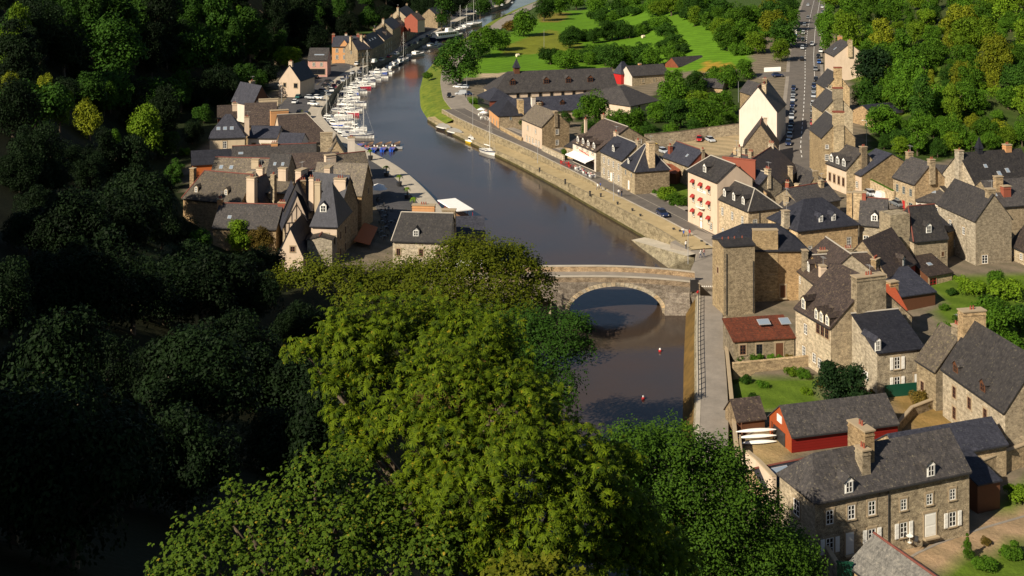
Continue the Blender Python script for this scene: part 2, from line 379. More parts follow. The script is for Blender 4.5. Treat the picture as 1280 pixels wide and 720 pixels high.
SAND = asphalt('quay_sand', (.3,.23,.12), (.46,.36,.2)); CONC = asphalt('concrete_pale', (.36,.32,.25), (.52,.46,.36)); KERB = asphalt('kerb_stone', (.34,.3,.24), (.48,.42,.33))
WEED = asphalt('waterline_weed', (.03,.028,.012), (.1,.085,.03)); MOSS = asphalt('quay_weed', (.07,.045,.015), (.22,.13,.035)); GRAV = asphalt('gravel_path', (.2,.175,.145), (.3,.26,.215)); GRASSB = asphalt('bank_grass', (.05,.1,.01), (.2,.22,.025))
i0 = 9
# right quay from the grass bank to the bridge
P, E = dens(wRB[i0:], RBH[i0:]); N = normals(P, 'R')
def pr(i):
    h = E[i]; low = h < 2.9; top = 3.58 if low else h-.02
    return [(0,-1.5,4),(.04,.55,0),(.25,h,0),(.7,h+.05,1),(5.0,h+.1,0),(5.05,max(top,h+.12),2),(5.55,max(top,h+.13),0),(5.6,max(3.42,h-.1),3)]
strip('quay_wall', P, N, pr, [S_QUAY, SAND, KERB, ASPH, WEED])
QP, QN, QE = P, N, E
strip('quay_road', P, N, lambda i: [(5.58,max(3.3,min(3.43,E[i]-.15)),0),(9.4,3.46,0),(13.3,3.43,0)], [ASPH])
strip('pavement', P[:-6], N[:-6], lambda i: [(13.2,3.3,0),(13.25,3.56,0),(15.2,3.57,0),(15.25,3.0,0)], [GRAV])
strip('quay_road', P, N, lambda i: [(9.2,3.475,0),(9.32,3.476,0)], [KERB])
# grassy right bank upstream
P, E = dens(wRB[:i0+2], RBH[:i0+2]); N = normals(P, 'R')
strip('river_bank', P, N, lambda i: [(-.5,-.8,0),(1.5,.9,0),(4.5,2.2,0),(8.5,3.1,0),(9,2.6,0)], [GRASSB])
strip('quay_road', P[8:], N[8:], lambda i: [(8.4,3.0,0),(8.5,3.3,0),(12.5,3.34,0),(16.5,3.3,0)], [GRAV])
# left quay
P, E = dens(farL[1:]+wLB, [2.4]*(len(wLB)+1)); N = normals(P, 'L')
strip('quay_wall', P, N, lambda i: [(0,-1.5,0),(.15,2.5,1),(.8,2.54,1),(4.6,2.58,2),(9.2,3.05,2),(15,3.12,2),(15.1,2.5,2)], [S_QUAY, KERB, ASPHD])
LQP, LQN = P, N
# banks below the bridge
P, E = dens(wRB2, [0]*len(wRB2)); N = normals(P, 'R')
strip('quay_wall', P, N, lambda i: [(-.1,-1.5,0),(.1,.3,0),(1.7,2.7,1),(2.0,3.3,2),(2.6,3.32,2),(2.7,2.9,2)], [MOSS, S_QUAY, KERB])
TP, TN = P, N
strip('towpath', P, N, lambda i: [(2.6,3.2,0),(2.65,3.3,0),(4.4,3.34,0),(6.3,3.3,0),(6.4,2.8,0)], [GRAV])
P, E = dens(wLB2, [0]*len(wLB2)); N = normals(P, 'L')
strip('river_bank', P, N, lambda i: [(-3.5,-.8,0),(.5,.5,0),(6,2.2,0),(12,4.2,0)], [MOSS])
def ribbon(name, pts, width, mat, lift=.06, label=None):
    P, E = dens([G(u,y) for u,y in pts], [0]*len(pts), 3.0); N = normals(P, 'R')
    hw = width/2; ks = (-1, -.5, 0, .5, 1)
    def prf(i):
        r = [(-hw-.05, hgt(P[i].x-N[i].x*hw, P[i].y-N[i].y*hw)-.4, 0)]
        r += [(k*hw, hgt(P[i].x+N[i].x*k*hw, P[i].y+N[i].y*k*hw)+lift, 0) for k in ks]
        return r+[(hw+.05, hgt(P[i].x+N[i].x*hw, P[i].y+N[i].y*hw)-.4, 0)]
    return strip(name, P, N, prf, [mat]), P, N
MAIN = [(1019,-6),(1014,15),(1009,40),(1006,70),(1006,100),(1004,140),(1000,185),(1003,205)]
_, STP, STN = ribbon('pavement', MAIN, 13.4, GRAV, .16)
ribbon('street', MAIN, 11.0, ASPH, .24)
ribbon('street', [(1000,198),(1030,216),(1062,231),(1090,244),(1125,262)], 7.5, ASPH, .28)
ribbon('street', [(945,95),(975,94),(1006,93)], 8, ASPH, .2)
ribbon('road', [(1090,735),(1140,690),(1200,668),(1300,640)], 0.3, GRAV, .05)
PAINTW = plain('road_paint', (.75,.73,.68), .7)
def dashes(P, N, off, d0, d1, step, ln, wd, z):
    """white painted dashes along a road line, one joined part of the street"""
    mb = MB(); acc = 0; nxt = d0
    for i in range(len(P)-1):
        L = (P[i+1]-P[i]).length; d = (P[i+1]-P[i])/L
        while nxt < acc+L and nxt < d1:
            p = P[i]+d*(nxt-acc)+N[i]*off; q = p+d*ln; n = N[i]*wd/2
            zz = [hgt(v.x, v.y)+z for v in (p-n, p+n, q+n, q-n)]
            mb.poly([(*(p-n)[:2], zz[0]), (*(p+n)[:2], zz[1]), (*(q+n)[:2], zz[2]), (*(q-n)[:2], zz[3])]); nxt += step
        acc += L
    tag(mb.build('road_marking', PAINTW), kind='structure')
dashes(STP, STN, 0.1, 5, 460, 6.0, 3.2, .18, .256); dashes(STP, STN, 3.4, 5, 330, 3.1, 3.0, .14, .256)
# slipway beside the bridge
mb = MB(); a0, a1, b0, b1, c1, c2, d1 = W(789,300,.1), W(858,320,3.5), W(806,296.5,.5), W(878,315,3.62), W(833,336,-.3), W(866,342,-.3), W(868,322,3.55)
mb.poly([a0,a1,b1,b0], 0); mb.poly([a0,c1,a1], 1); mb.poly([c1,c2,d1,a1], 1)
a0b = a0.copy(); a0b.z = -1; mb.poly([a0,b0,(b0.x,b0.y,-1),a0b], 1)
tag(mb.build('slipway', [CONC, S_QUAY]), kind='structure')

# ------------------------------------------------------------------ the bridge
def bridge():
    root = empty('stone_bridge', (19, 215, 0), label='old stone bridge with one wide arch over the river', cat='bridge')
    y0, y1 = 211.9, 218.6; xs = list(np.linspace(-12, 33.2, 80)); xl, xr, rise, sp = 10.0, 26.6, 4.75, 0.0
    top = lambda x: 5.5-.0006*(x-15)**2 if x < 15 else 5.5-.0035*(x-15)**2
    arch = lambda x: max(-1.5, rise*math.sqrt(max(0, 1-((x-(xl+xr)/2)/((xr-xl)/2))**2))) if xl < x < xr else -1.5
    xs = sorted(set(xs+list(np.linspace(xl, xr, 40))))
    O = Vector((19, 215, 0)); mb = MB()
    for a, b in zip(xs[:-1], xs[1:]):
        ta, tb, aa, ab = top(a), top(b), arch(a+1e-4), arch(b-1e-4)
        mb.poly([(a,y0,aa),(b,y0,ab),(b,y0,tb),(a,y0,ta)], 0); mb.poly([(b,y1,ab),(a,y1,aa),(a,y1,ta),(b,y1,tb)], 0)
        mb.poly([(a,y0,ta),(b,y0,tb),(b,y1,tb),(a,y1,ta)], 1)
        if aa > -1.4 or ab > -1.4: mb.poly([(a,y1,aa),(b,y1,ab),(b,y0,ab),(a,y0,aa)], 0)
    for p in (0,):
        pass
    me = mb.mesh('bridge_body', [S_BRIDGE, GRAV]); put('bridge_body', me, root, -O)
    for yy in ((y0+.02, y0+.5), (y1-.5, y1-.02)):
        mb = MB()
        for a, b in zip(xs[:-1], xs[1:]):
            ta, tb = top(a), top(b)
            mb.hexa([(a,yy[0],ta-.02),(b,yy[0],tb-.02),(b,yy[1],tb-.02),(a,yy[1],ta-.02),(a,yy[0],ta+.9),(b,yy[0],tb+.9),(b,yy[1],tb+.9),(a,yy[1],ta+.9)], 0)
            mb.hexa([(a,yy[0]-.07,ta+.9),(b,yy[0]-.07,tb+.9),(b,yy[1]+.07,tb+.9),(a,yy[1]+.07,ta+.9),(a,yy[0]-.07,ta+1.05),(b,yy[0]-.07,tb+1.05),(b,yy[1]+.07,tb+1.05),(a,yy[1]+.07,ta+1.05)], 1)
        put('parapet', mb.mesh('parapet', [S_BRIDGE, KERB]), root, -O)
    cx, rx = (xl+xr)/2, (xr-xl)/2
    for i in range(34):                                                # the ring of arch stones, one by one
        t0, t1 = math.pi*(i+.06)/34, math.pi*(i+.94)/34; q = []
        for yy in (y0-.07, y0+.3):
            q += [(cx+rx*math.cos(t0), yy, rise*math.sin(t0)),(cx+(rx+.75)*math.cos(t0), yy, (rise+.7)*math.sin(t0)),(cx+(rx+.75)*math.cos(t1), yy, (rise+.7)*math.sin(t1)),(cx+rx*math.cos(t1), yy, rise*math.sin(t1))]
        mb = MB(); mb.hexa([q[0],q[1],q[2],q[3],q[4],q[5],q[6],q[7]]); put('arch_stone', mb.mesh('arch_stone', S_PALE), root, -O)
    mb = MB(); mb.hexa([(26.7,y0-1.6,-1.5),(31.5,y0-1.6,-1.5),(31.5,y0+.2,-1.5),(26.7,y0+.2,-1.5),(27.2,y0-.12,3.6),(31.3,y0-.12,3.6),(31.3,y0+.2,3.6),(27.2,y0+.2,3.6)])
    put('abutment', mb.mesh('abutment', S_BRIDGE), root, -O)
bridge()
# ------------------------------------------------------------------ houses: builders
def window_mesh(w, h, fr, bars=1, lintel=True):
    def mk():
        mb = MB(); t = .09
        mb.box(-w/2, w/2, -.05, 0, 0, t, 0); mb.box(-w/2, w/2, -.05, 0, h-t, h, 0)
        mb.box(-w/2, -w/2+t, -.052, 0, t, h-t, 0); mb.box(w/2-t, w/2, -.052, 0, t, h-t, 0)
        mb.box(-.045, .045, -.045, 0, t, h-t, 0)
        for k in range(bars):
            z = h*(k+1)/(bars+1); mb.box(-w/2+t, w/2-t, -.042, 0, z-.025, z+.025, 0)
        if lintel:
            mb.box(-w/2-.2, w/2+.2, -.07, .02, h, h+.22, 1); mb.box(-w/2-.18, w/2+.18, -.13, .02, -.14, 0, 1)
            mb.box(-w/2-.17, -w/2, -.06, .02, 0, h, 1); mb.box(w/2, w/2+.17, -.06, .02, 0, h, 1)
        return mb.mesh('window', [fr, P_LINTEL])
    return cached(('win', w, h, fr.name, bars, lintel), mk)
def pane_mesh(w, h):
    def mk():
        mb = MB(); mb.box(-w/2+.05, w/2-.05, -.02, .01, .05, h-.05); return mb.mesh('pane', GLASS)
    return cached(('pane', w, h), mk)
def shutter_mesh(h, m, w=.5):
    def mk():
        mb = MB(); mb.box(0, w, -.06, 0, 0, h)
        for k in range(3): mb.box(.06, w-.06, -.075, -.06, h*(.06+.32*k), h*(.28+.32*k))
        return mb.mesh('shutter', m)
    return cached(('shut', h, m.name, w), mk)
def door_mesh(w, h, m):
    def mk():
        mb = MB(); mb.box(-w/2, w/2, -.06, 0, 0, h, 0); mb.box(-w/2-.16, -w/2, -.08, .02, 0, h, 1); mb.box(w/2, w/2+.16, -.08, .02, 0, h, 1)
        mb.box(-w/2-.25, w/2+.25, -.09, .02, h, h+.25, 1); mb.box(-w/2+.12, w/2-.12, -.08, -.06, .15, h*.42, 0); mb.box(-w/2+.12, w/2-.12, -.08, -.06, h*.5, h*.92, 0)
        mb.box(-w/2-.2, w/2+.2, -.5, 0, -.18, -.01, 1); return mb.mesh('door', [m, P_LINTEL])
    return cached(('door', w, h, m.name), mk)
P_SAGE = plain('paint_sage', (.3,.33,.32), .5)
FR = {'g': P_SAGE, 'w': P_WHITE, 'c': P_CREAM, 'b': P_BROWN, 'r': P_RED, 'd': P_DARK}
def add_win(root, loc, rz, w=.95, h=1.45, fr='w', shut=None, bars=2, lintel=True):
    o = put('window', window_mesh(w, h, FR[fr], bars, lintel), root, loc, (0,0,rz))
    put('pane', pane_mesh(w, h), o)
    if shut:
        m = FR[shut]
        for sx in (-1, 1): put('shutter', shutter_mesh(h, m), root, Vector(loc)+Matrix.Rotation(rz,3,'Z')@Vector((-w/2-.19-.5 if sx < 0 else w/2+.19, -.075, 0)), (0,0,rz))
    return o
POT = None
def chimney(root, x, y, z0, z1, w=.9, d=.7, mat=None, pots=2, potm=None, cap=True):
    mat = mat or S_GREY; mb = MB()
    mb.taper(x, y, z0, z1, w+.08, d+.08, w, d, 0)
    if cap: mb.taper(x, y, z1, z1+.16, w+.22, d+.22, w+.22, d+.22, 1); mb.taper(x, y, z1-.5, z1-.38, w+.14, d+.14, w+.14, d+.14, 0)
    c = mb.build('chimney', [mat, P_LINTEL], root)
    pm = potm or P_TERRA
    pot = cached(('pot', pm.name), lambda: (lambda b: (b.lathe([(.15,0),(.12,.1),(.1,.45),(.13,.5),(.08,.5)], n=7), b.mesh('chimney_pot', pm))[1])(MB()))
    for k in range(pots):
        o = (k-(pots-1)/2)*.42
        put('chimney_pot', pot, c, (x+(o if w >= d else 0), y+(0 if w >= d else o), z1+.14))
def slab(mb, polys, t, mi=0):
    key = lambda p: tuple(round(c, 3) for c in p)
    cnt = {}
    for P in polys:
        for a, b in zip(P, P[1:]+P[:1]): k = frozenset((key(a), key(b))); cnt[k] = cnt.get(k, 0)+1
    for P in polys:
        mb.poly(P, mi); Q = [(p[0], p[1], p[2]-t) for p in P]; mb.poly(Q[::-1], mi)
        for i in range(len(P)):
            j = (i+1) % len(P)
            if cnt[frozenset((key(P[i]), key(P[j])))] == 1: mb.poly([P[i], Q[i], Q[j], P[j]], mi)
def house(name, label, A, B, he, depth, rise, g=None, wall=None, side=None, roof=None, kind='gable', hl=False, hr=False, ridge=None,
          win=(), chim=(), dorm=(), eav=.28, cat='house', group=None, extra=None, frame=None, sky=(), asym=.5):
    """A, B: pixels of the two ends of the front eave (left to right); he: eave height; depth towards the back; rise of the ridge over the eave"""
    a, b = (W(A[0], A[1], he), W(B[0], B[1], he)) if len(A) == 2 else (Vector(A), Vector(B))
    d = b-a; d.z = 0; L = d.length; rz = math.atan2(d.y, d.x)
    if g is None: g = hgt((a.x+b.x)/2, (a.y+b.y)/2)
    h = he-g; wall = wall or S_GOLD; side = side or wall; roof = roof or SL_GREY
    root = empty(name, (a.x, a.y, g), rz, label, cat, group)
    D = depth; q = -1.2; e = eav; v = .16; top = h+rise; ym = D*asym; mb = MB()
    if kind == 'gable' and not (hl and hr):
        mb.poly([(0,0,q),(L,0,q),(L,0,h),(0,0,h)], 0); mb.poly([(L,D,q),(0,D,q),(0,D,h),(L,D,h)], 0)
        if hl: mb.poly([(0,D,q),(0,0,q),(0,0,h),(0,D,h)], 1)
        else: mb.poly([(0,D,q),(0,0,q),(0,0,h),(0,ym,top),(0,D,h)], 1)
        if hr: mb.poly([(L,0,q),(L,D,q),(L,D,h),(L,0,h)], 1)
        else: mb.poly([(L,0,q),(L,D,q),(L,D,h),(L,ym,top),(L,0,h)], 1)
    elif kind == 'cross':
        mb.poly([(0,0,q),(L,0,q),(L,0,h),(L/2,0,top),(0,0,h)], 0); mb.poly([(L,D,q),(0,D,q),(0,D,h),(L/2,D,top),(L,D,h)], 0)
        mb.poly([(0,D,q),(0,0,q),(0,0,h),(0,D,h)], 1); mb.poly([(L,0,q),(L,D,q),(L,D,h),(L,0,h)], 1)
    elif kind == 'mono':
        mb.poly([(0,0,q),(L,0,q),(L,0,h),(0,0,h)], 0); mb.poly([(L,D,q),(0,D,q),(0,D,top),(L,D,top)], 0)
        mb.poly([(0,D,q),(0,0,q),(0,0,h),(0,D,top)], 1); mb.poly([(L,0,q),(L,D,q),(L,D,top),(L,0,h)], 1)
    else:
        mb.poly([(0,0,q),(L,0,q),(L,0,h),(0,0,h)], 0); mb.poly([(L,D,q),(0,D,q),(0,D,h),(L,D,h)], 0)
        mb.poly([(0,D,q),(0,0,q),(0,0,h),(0,D,h)], 1); mb.poly([(L,0,q),(L,D,q),(L,D,h),(L,0,h)], 1)
    mb.build('wall', [wall, side], root)
    # roof
    t = .16; s = rise/ym if kind in ('gable','hip') else (rise/(L/2) if kind == 'cross' else rise/D); z = h+t; zt = top+t; P = []; RL = []
    sb = rise/(D-ym) if D > ym else s
    if kind == 'cross':
        P = [[(-e,-v,z-e*s),(L/2,-v,zt),(L/2,D+v,zt),(-e,D+v,z-e*s)], [(L/2,-v,zt),(L+e,-v,z-e*s),(L+e,D+v,z-e*s),(L/2,D+v,zt)]]
        P = [p[::-1] for p in P]; RL = [((L/2,-v,zt),(L/2,D+v,zt))]
    elif kind == 'mono':
        P = [[(-v,-e,z-e*s),(L+v,-e,z-e*s),(L+v,D+.1,zt+.1*s),(-v,D+.1,zt+.1*s)]]; RL = [((-v,D,zt),(L+v,D,zt))]
    else:
        if kind == 'hip': hl = hr = True
        il = min(ym*.95, L*.42) if hl is True else (hl or 0); ir = min(ym*.95, L*.42) if hr is True else (hr or 0)
        x0 = il if hl else -v; x1 = L-ir if hr else L+v
        fl = -e if hl else -v; fr_ = L+e if hr else L+v; zb = z-e*sb
        P = [[(fl,-e,z-e*s),(fr_,-e,z-e*s),(x1,ym,zt),(x0,ym,zt)], [(fr_,D+e,zb),(fl,D+e,zb),(x0,ym,zt),(x1,ym,zt)]]
        if hl: P.append([(fl,D+e,zb),(fl,-e,z-e*s),(x0,ym,zt)]); RL += [((fl,-e,z-e*s),(x0,ym,zt)), ((fl,D+e,zb),(x0,ym,zt))]
        if hr: P.append([(fr_,-e,z-e*s),(fr_,D+e,zb),(x1,ym,zt)]); RL += [((fr_,-e,z-e*s),(x1,ym,zt)), ((fr_,D+e,zb),(x1,ym,zt))]
        RL.append(((x0,ym,zt),(x1,ym,zt)))
    mb = MB(); slab(mb, P, t); ro = mb.build('roof', roof, root)
    if ridge:
        mb = MB()
        for p, q2 in RL: mb.tube([(p[0],p[1],p[2]+.02),(q2[0],q2[1],q2[2]+.02)], .13, 6)
        mb.build('ridge_tiles', ridge, ro)
    if kind in ('gable','hip') and L > 4:                                 # gutter along the front eave
        mb = MB(); mb.box(.02, L-.02, -e-.12, -e+.02, z-e*s-.2, z-e*s-.06); mb.build('gutter', P_DARK, root)
    zr = lambda y: z+s*y if y <= ym else zt-sb*(y-ym)
    # windows: (face, position along the face 0..1, sill height, style, width, height)
    alt = random.choice('wwwcgb')
    for wn in win:
        f, fx, zs, st = wn[:4]; st = alt if st == 'w' and cat == 'house' and name not in ('long_house','hip_roof_house','stone_block_house','blue_door_house','quay_house') else st; ww = wn[4] if len(wn) > 4 else .95; wh = wn[5] if len(wn) > 5 else 1.45
        loc, r_ = {'F': ((L*fx, 0, zs), 0), 'L': ((0, D*(1-fx), zs), -math.pi/2), 'R': ((L, D*fx, zs), math.pi/2), 'B': ((L*(1-fx), D, zs), math.pi)}[f]
        if st[0] == 'D': put('door', door_mesh(ww, wh if len(wn) > 5 else 2.15, {'w': P_WHITE, 'b': P_BLUE, 'g': P_GREEN, 'r': P_RED, 'n': P_BROWN}[st[1]]), root, loc, (0,0,r_))
        else: add_win(root, loc, r_, ww, wh, st[0], st[1] if len(st) > 1 else None, 1 if wh < 1.2 else 2)
    for c in chim:                                                        # (x 0..1, y 0..1, top over ridge, w, d, material, pots)
        cx, cy = L*c[0], D*c[1]; zz = (h+rise if kind != 'mono' else h)+c[2]
        chimney(root, cx, cy, h-.3 if 0 < c[0] < 1 else h-.3, zz, c[3], c[4], c[5], c[6] if len(c) > 6 else 2)
    for dm in dorm:                                                       # (x 0..1, y from eave, w, h, style) on the front slope
        x = L*dm[0]; yd = dm[1]; ww, hh, st = dm[2], dm[3], dm[4]; z0 = zr(yd)-.1; zt_ = z0+hh; yb = min(ym, yd+hh/s); yp = min(ym+.3, yd+(hh+ww*.5)/s)
        mb = MB(); k = ww/2
        mb.poly([(x-k,yd,z0),(x+k,yd,z0),(x+k,yd,zt_),(x,yd,zt_+k*.9),(x-k,yd,zt_)], 0)
        mb.poly([(x-k,yb,zr(yb)),(x-k,yd,z0),(x-k,yd,zt_),(x-k,yb,zt_)], 1); mb.poly([(x+k,yd,z0),(x+k,yb,zr(yb)),(x+k,yb,zt_),(x+k,yd,zt_)], 1)
        o = .14; zp = zt_+k*.9+.06
        for sx in (-1, 1):
            pts = [(x+sx*(k+o),yd-.15,zt_-.1),(x,yd-.15,zp),(x,yp,zp),(x+sx*(k+o),yb+.1,zt_-.1)]
            slab(mb, [pts if sx < 0 else pts[::-1]], .08, 1)
        m0 = {'w': P_WHITE, 's': P_LINTEL, 'g': P_GREY, 'r': P_BROWN, 'c': P_CREAM}[st[0]]
        do = mb.build('dormer', [m0, roof], root); put('window', window_mesh(ww-.3, hh-.2, FR['w' if st[0] != 'r' else 'b'], 1, False), do, (x, yd-.01, z0+.15))
        put('pane', pane_mesh(ww-.3, hh-.2), do, (x, yd-.01, z0+.15))
    for x, y, ww, ll in sky:                                              # roof lights on the front slope: (x 0..1, y, width, length)
        ang = math.atan(s); mb = MB(); mb.box(-ww/2,ww/2,-ll/2,ll/2,0,.09,0); mb.box(-ww/2+.08,ww/2-.08,-ll/2+.08,ll/2-.08,.09,.1,1)
        put('skylight', cached(('sky',ww,ll), lambda: mb.mesh('skylight', [P_GREY, SKYGLASS])), root, (L*x, y, zr(y)+.01), (ang, 0, 0))
    if extra: extra(root, L, D, h, zr)
    if chim and random.random() < .5:                                       # a television aerial strapped to the first chimney
        c = chim[0]; zz = (h+rise if kind != 'mono' else h)+c[2]; x, y = L*c[0]+.25, D*c[1]
        mb = MB(); mb.tube([(x,y,zz-.6),(x,y,zz+1.7)],.03,4); mb.tube([(x-.7,y,zz+1.5),(x+.7,y+.2,zz+1.5)],.02,4); [mb.tube([(x-.6+.3*k,y-.35,zz+1.5),(x-.6+.3*k,y+.45,zz+1.5)],.012,3) for k in range(5)]; mb.build('aerial', P_GREY, root)
    return root
def grid(face, zs, fx, st='w', w=.95, h=1.45): return [(face, x, z, st, w, h) for z in zs for x in fx]
def pipe(root, x, h, y=-.1):
    mb = MB(); mb.tube([(x,y,-.3),(x,y,h-.1)], .06, 6); mb.build('drainpipe', P_DARK, root)
# ------------------------------------------------------------------ right bank: houses along the quay and the streets
# the white café
def cafe(root, L, D, h, zr):
    mb = MB()
    for i in range(10): mb.poly([(L*.06+i*L*.088,-.05,3.1),(L*.06+(i+1)*L*.088,-.05,3.1),(L*.06+(i+1)*L*.088,-2.6,2.35),(L*.06+i*L*.088,-2.6,2.35)], 0)
    mb.poly([(L*.06,-2.6,2.35),(L*.94,-2.6,2.35),(L*.94,-2.62,2.1),(L*.06,-2.62,2.1)], 0)
    mb.build('awning', P_CLOTH, root)
    for i, (x, z, w, a) in enumerate(((.32,3.75,.55,.25),(.38,3.65,.5,-.3),(.44,3.6,.6,.2),(.5,3.55,.45,-.2),(.56,3.5,.55,.3),(.62,3.42,.5,-.25),(.68,3.36,.5,.2))):
        mb = MB(); mb.box(-w/2,w/2,-.03,.03,-.16,.16); mb.build('sign_letter', P_RED, root, (L*x,-.05,z+.1), (0,a,0))
    mb = MB(); mb.box(.05,L*.93,-.03,.02,.1,2.2); mb.build('shop_front', GLASS, root)
house('cafe_house','white fronted café house with a white awning and a big brown roof on the quay',(716,177.5),(745,189.5),8.7,18.5,5.6,3.5,M_WHITE,S_GREY,SL_BROWN,ridge=P_MORT,
      win=grid('F',[3.9+.2],[.2,.42,.64,.86],'w',.9,1.3)+[('R',.55,6.3,'w',.8,1.1),('R',.7,6.3,'w',.8,1.1)],dorm=[(x,.5,1.3,1.3,'w') for x in (.15,.38,.6,.84)],chim=[(.0,.5,.9,1.2,.8,S_GREY),(.02,.2,.2,.6,.6,M_CREAM)],extra=cafe)
house('lean_to_house','small stone lean-to with a slate roof left of the white café',(706,183),(716,185),6.5,6,2,3.5,S_GOLD,roof=SL_GREY,kind='mono',win=[('F',.5,.8,'w')])
house('quay_house','two storey stone house with white windows right of the white café',(751,188.5),(778,200.5),10,8.5,3.6,3.6,S_PALE,S_BROWN,SL_BLUE,ridge=P_MORT,hr=False,
      win=grid('F',[.8,3.6],[.16,.38,.6,.84],'w',.95,1.7)+[('F',.5,.05,'Dw')],dorm=[(.45,.8,1.3,1.4,'w')],chim=[(0,.5,.8,1.3,.7,M_CREAM),(1,.5,.9,1.3,.7,S_GREY)])
house('corner_house','stone corner house with a steep slate roof and one tall thick chimney',(777.5,205.5),(793.5,214),9,9,5.2,3.6,S_GOLD,S_BROWN,SL_BLUE,kind='hip',ridge=P_MORT,
      win=[('F',.55,.3,'Dw'),('F',.75,3.6,'w',.7,.9),('F',.3,3.4,'w',.8,1.2)],dorm=[(.35,.5,1.1,1.2,'w')],chim=[(.86,.5,1.2,1.9,1.5,S_PALE,0)])
house('garden_house','golden stone house with a red gable and blue slate roof behind the quay garden',(829,195.5),(861,207.5),8,8,3.4,3.8,S_GOLD,M_REDR,SL_BLUE,ridge=P_RIDGE,
      win=[('F',.25,.4,'b',1.1,1.7),('F',.7,.8,'b')],chim=[(.12,.15,-.5,1,.8,M_REDR),(1,.5,.3,.8,.7,S_GREY)],sky=[(.7,1.8,.7,.9)])
house('terrace_shed','low wooden terrace shed with an orange roof beside the quay garden',(822,214),(845,217.5),5.6,4,1.1,3.7,P_BROWN,roof=SL_RUST,kind='mono',cat='shed')
def awnings(root, L, D, h, zr):
    for zz in (2.7, 5.8, 9.0):
        for x in (.2, .47, .74):
            mb = MB(); n = 5
            for j in range(8):
                for k in range(n):
                    f = lambda jj, kk: (L*x+.58*math.cos(math.pi*jj/8), -.02-.7*math.sin(math.pi*jj/8)*math.sin(math.pi/2*kk/n)-.05*kk, zz+.62*math.cos(math.pi/2*kk/n))
                    mb.poly([f(j,k), f(j+1,k), f(j+1,k+1), f(j,k+1)])
            mb.build('window_awning', P_BURG, root)
            add_win(root, (L*x,0,zz-1.1), 0, .85, 1.5, 'w')
    mb = MB(); mb.box(L*.33,L*.62,-.06,.02,7.5,8.1); mb.build('name_board', P_WHITE, root)
    mb = MB(); mb.box(L*.4,L*.6,-.9,0,4.35,4.5); [mb.box(L*.4+i*.2,L*.4+i*.2+.04,-.9,-.86,4.5,5.3) for i in range(7)]; mb.build('balcony', P_WHITE, root)
house('awning_house','tall cream house with nine round burgundy window awnings on the quay',(860,212.5),(896.5,227.5),14.6,8.5,3.2,3.5,M_CREAM,M_CREAM,SL_GREY,ridge=P_MORT,hl=2.5,
      dorm=[(.48,.7,1.3,1.5,'w')],win=[('F',.47,0,'Dw'),('F',.8,.6,'w')],extra=awnings)
def party(root, L, D, h, zr):
    mb = MB(); mb.box(.2,7.5,1.0,1.5,h-2,h+4.2,0); mb.build('party_wall', M_REDR, root); mb = MB(); mb.box(.1,7.6,.9,1.6,h+4.2,h+4.35); mb.build('coping', P_TERRA, root)
house('red_gable_house','slate roofed house behind with a broad brick-red party wall above the roofs',(900,222),(936,226),13.2,7,1.5,3.6,S_GREY,M_REDR,SL_GREY,extra=party)
house('blue_door_house','golden stone corner house with two blue doors and three white dormers',(896.5,246.5),(935.5,263.5),11.2,7.5,3.2,3.5,S_PALE,S_GREY,SL_GREY,ridge=P_MORT,hr=True,
      win=grid('F',[4.4],[.18,.5,.82],'w',.8,1.7)+[('F',.56,0,'Db',1.2,2.6),('F',.2,.8,'w',.7,1),('R',.5,.9,'Db',1.2,2.4),('R',.2,4.4,'w')],dorm=[(x,.5,1.05,1.5,'w') for x in (.17,.47,.77)],
      extra=lambda r,L,D,h,z: pipe(r, L+.1, h, 2.5))
house('right_wing','low stone wing with a white sash and chimney right of the blue door house',(967.5,262),(997,287),9.5,6,2.6,3.8,S_GREY,S_PALE,SL_GREY,win=[('F',.3,3,'w'),('F',.7,3,'w',.8,1.1)],chim=[(.15,.3,.8,1,.8,S_PALE,0)])
house('ridge_house','large slate house with a long red ridge running toward the street',(958,241),(998,210.5),11,12,4.6,4,S_BROWN,S_BROWN,SL_BROWN,ridge=P_RIDGE,
      win=[('F',.1,4.4,'b'),('F',.5,4.4,'w',.7,.9)],chim=[(.12,.62,1.6,1,1.1,S_PALE,0),(.6,.9,1.2,.8,.8,S_PALE,2),(.95,.5,.9,.8,1.2,S_PALE,3)],dorm=[])
house('slate_house','blue slate roofed house with a white dormer left of the red ridge',(914,226),(945,236),12,7,2.8,3.8,S_GREY,S_GREY,SL_BLUE,ridge=P_MORT,dorm=[(.4,.7,1.2,1.4,'w')],chim=[(.95,.5,.9,1.2,.8,S_PALE,3)])
house('chimney_house','small slate house with paired stone chimneys below the white gable',(905,206),(930,212),11,6,2.4,4,S_PALE,S_GREY,SL_GREY,ridge=P_RIDGE,chim=[(.15,.5,1.6,.9,.8,S_PALE,0),(.5,.6,1.4,.9,.8,S_PALE,0),(.9,.5,1.2,.9,.8,S_GREY,3)])
house('white_gable_house','tall house with a blank white gable end beside the main street',(924,137),(971,140),14.5,15,6.6,5,M_WHITE,M_WHITE,SL_GREY,kind='cross',ridge=P_RIDGE,chim=[(.62,.2,.5,1.2,1.4,S_PALE,3),(.5,.75,.8,1.2,1,S_BROWN,2)])
house('front_gable_house','brown gabled house with a red ridge in front of the white gable',(929,184),(972,186),9.5,11,6,4.6,S_BROWN,M_WHITE,SL_BROWN,kind='cross',ridge=P_RIDGE,win=[('F',.75,3.2,'b'),('R',.5,2,'w')],chim=[(.62,.7,.3,.8,1,M_CREAM,0)])
house('street_row_house','slate house behind the white gable along the main street',(951,122),(972,121),13.5,14,3.2,5,S_BROWN,S_GREY,SL_GREY,kind='cross',chim=[(.5,.1,1,1.1,1,S_GOLD,2)])
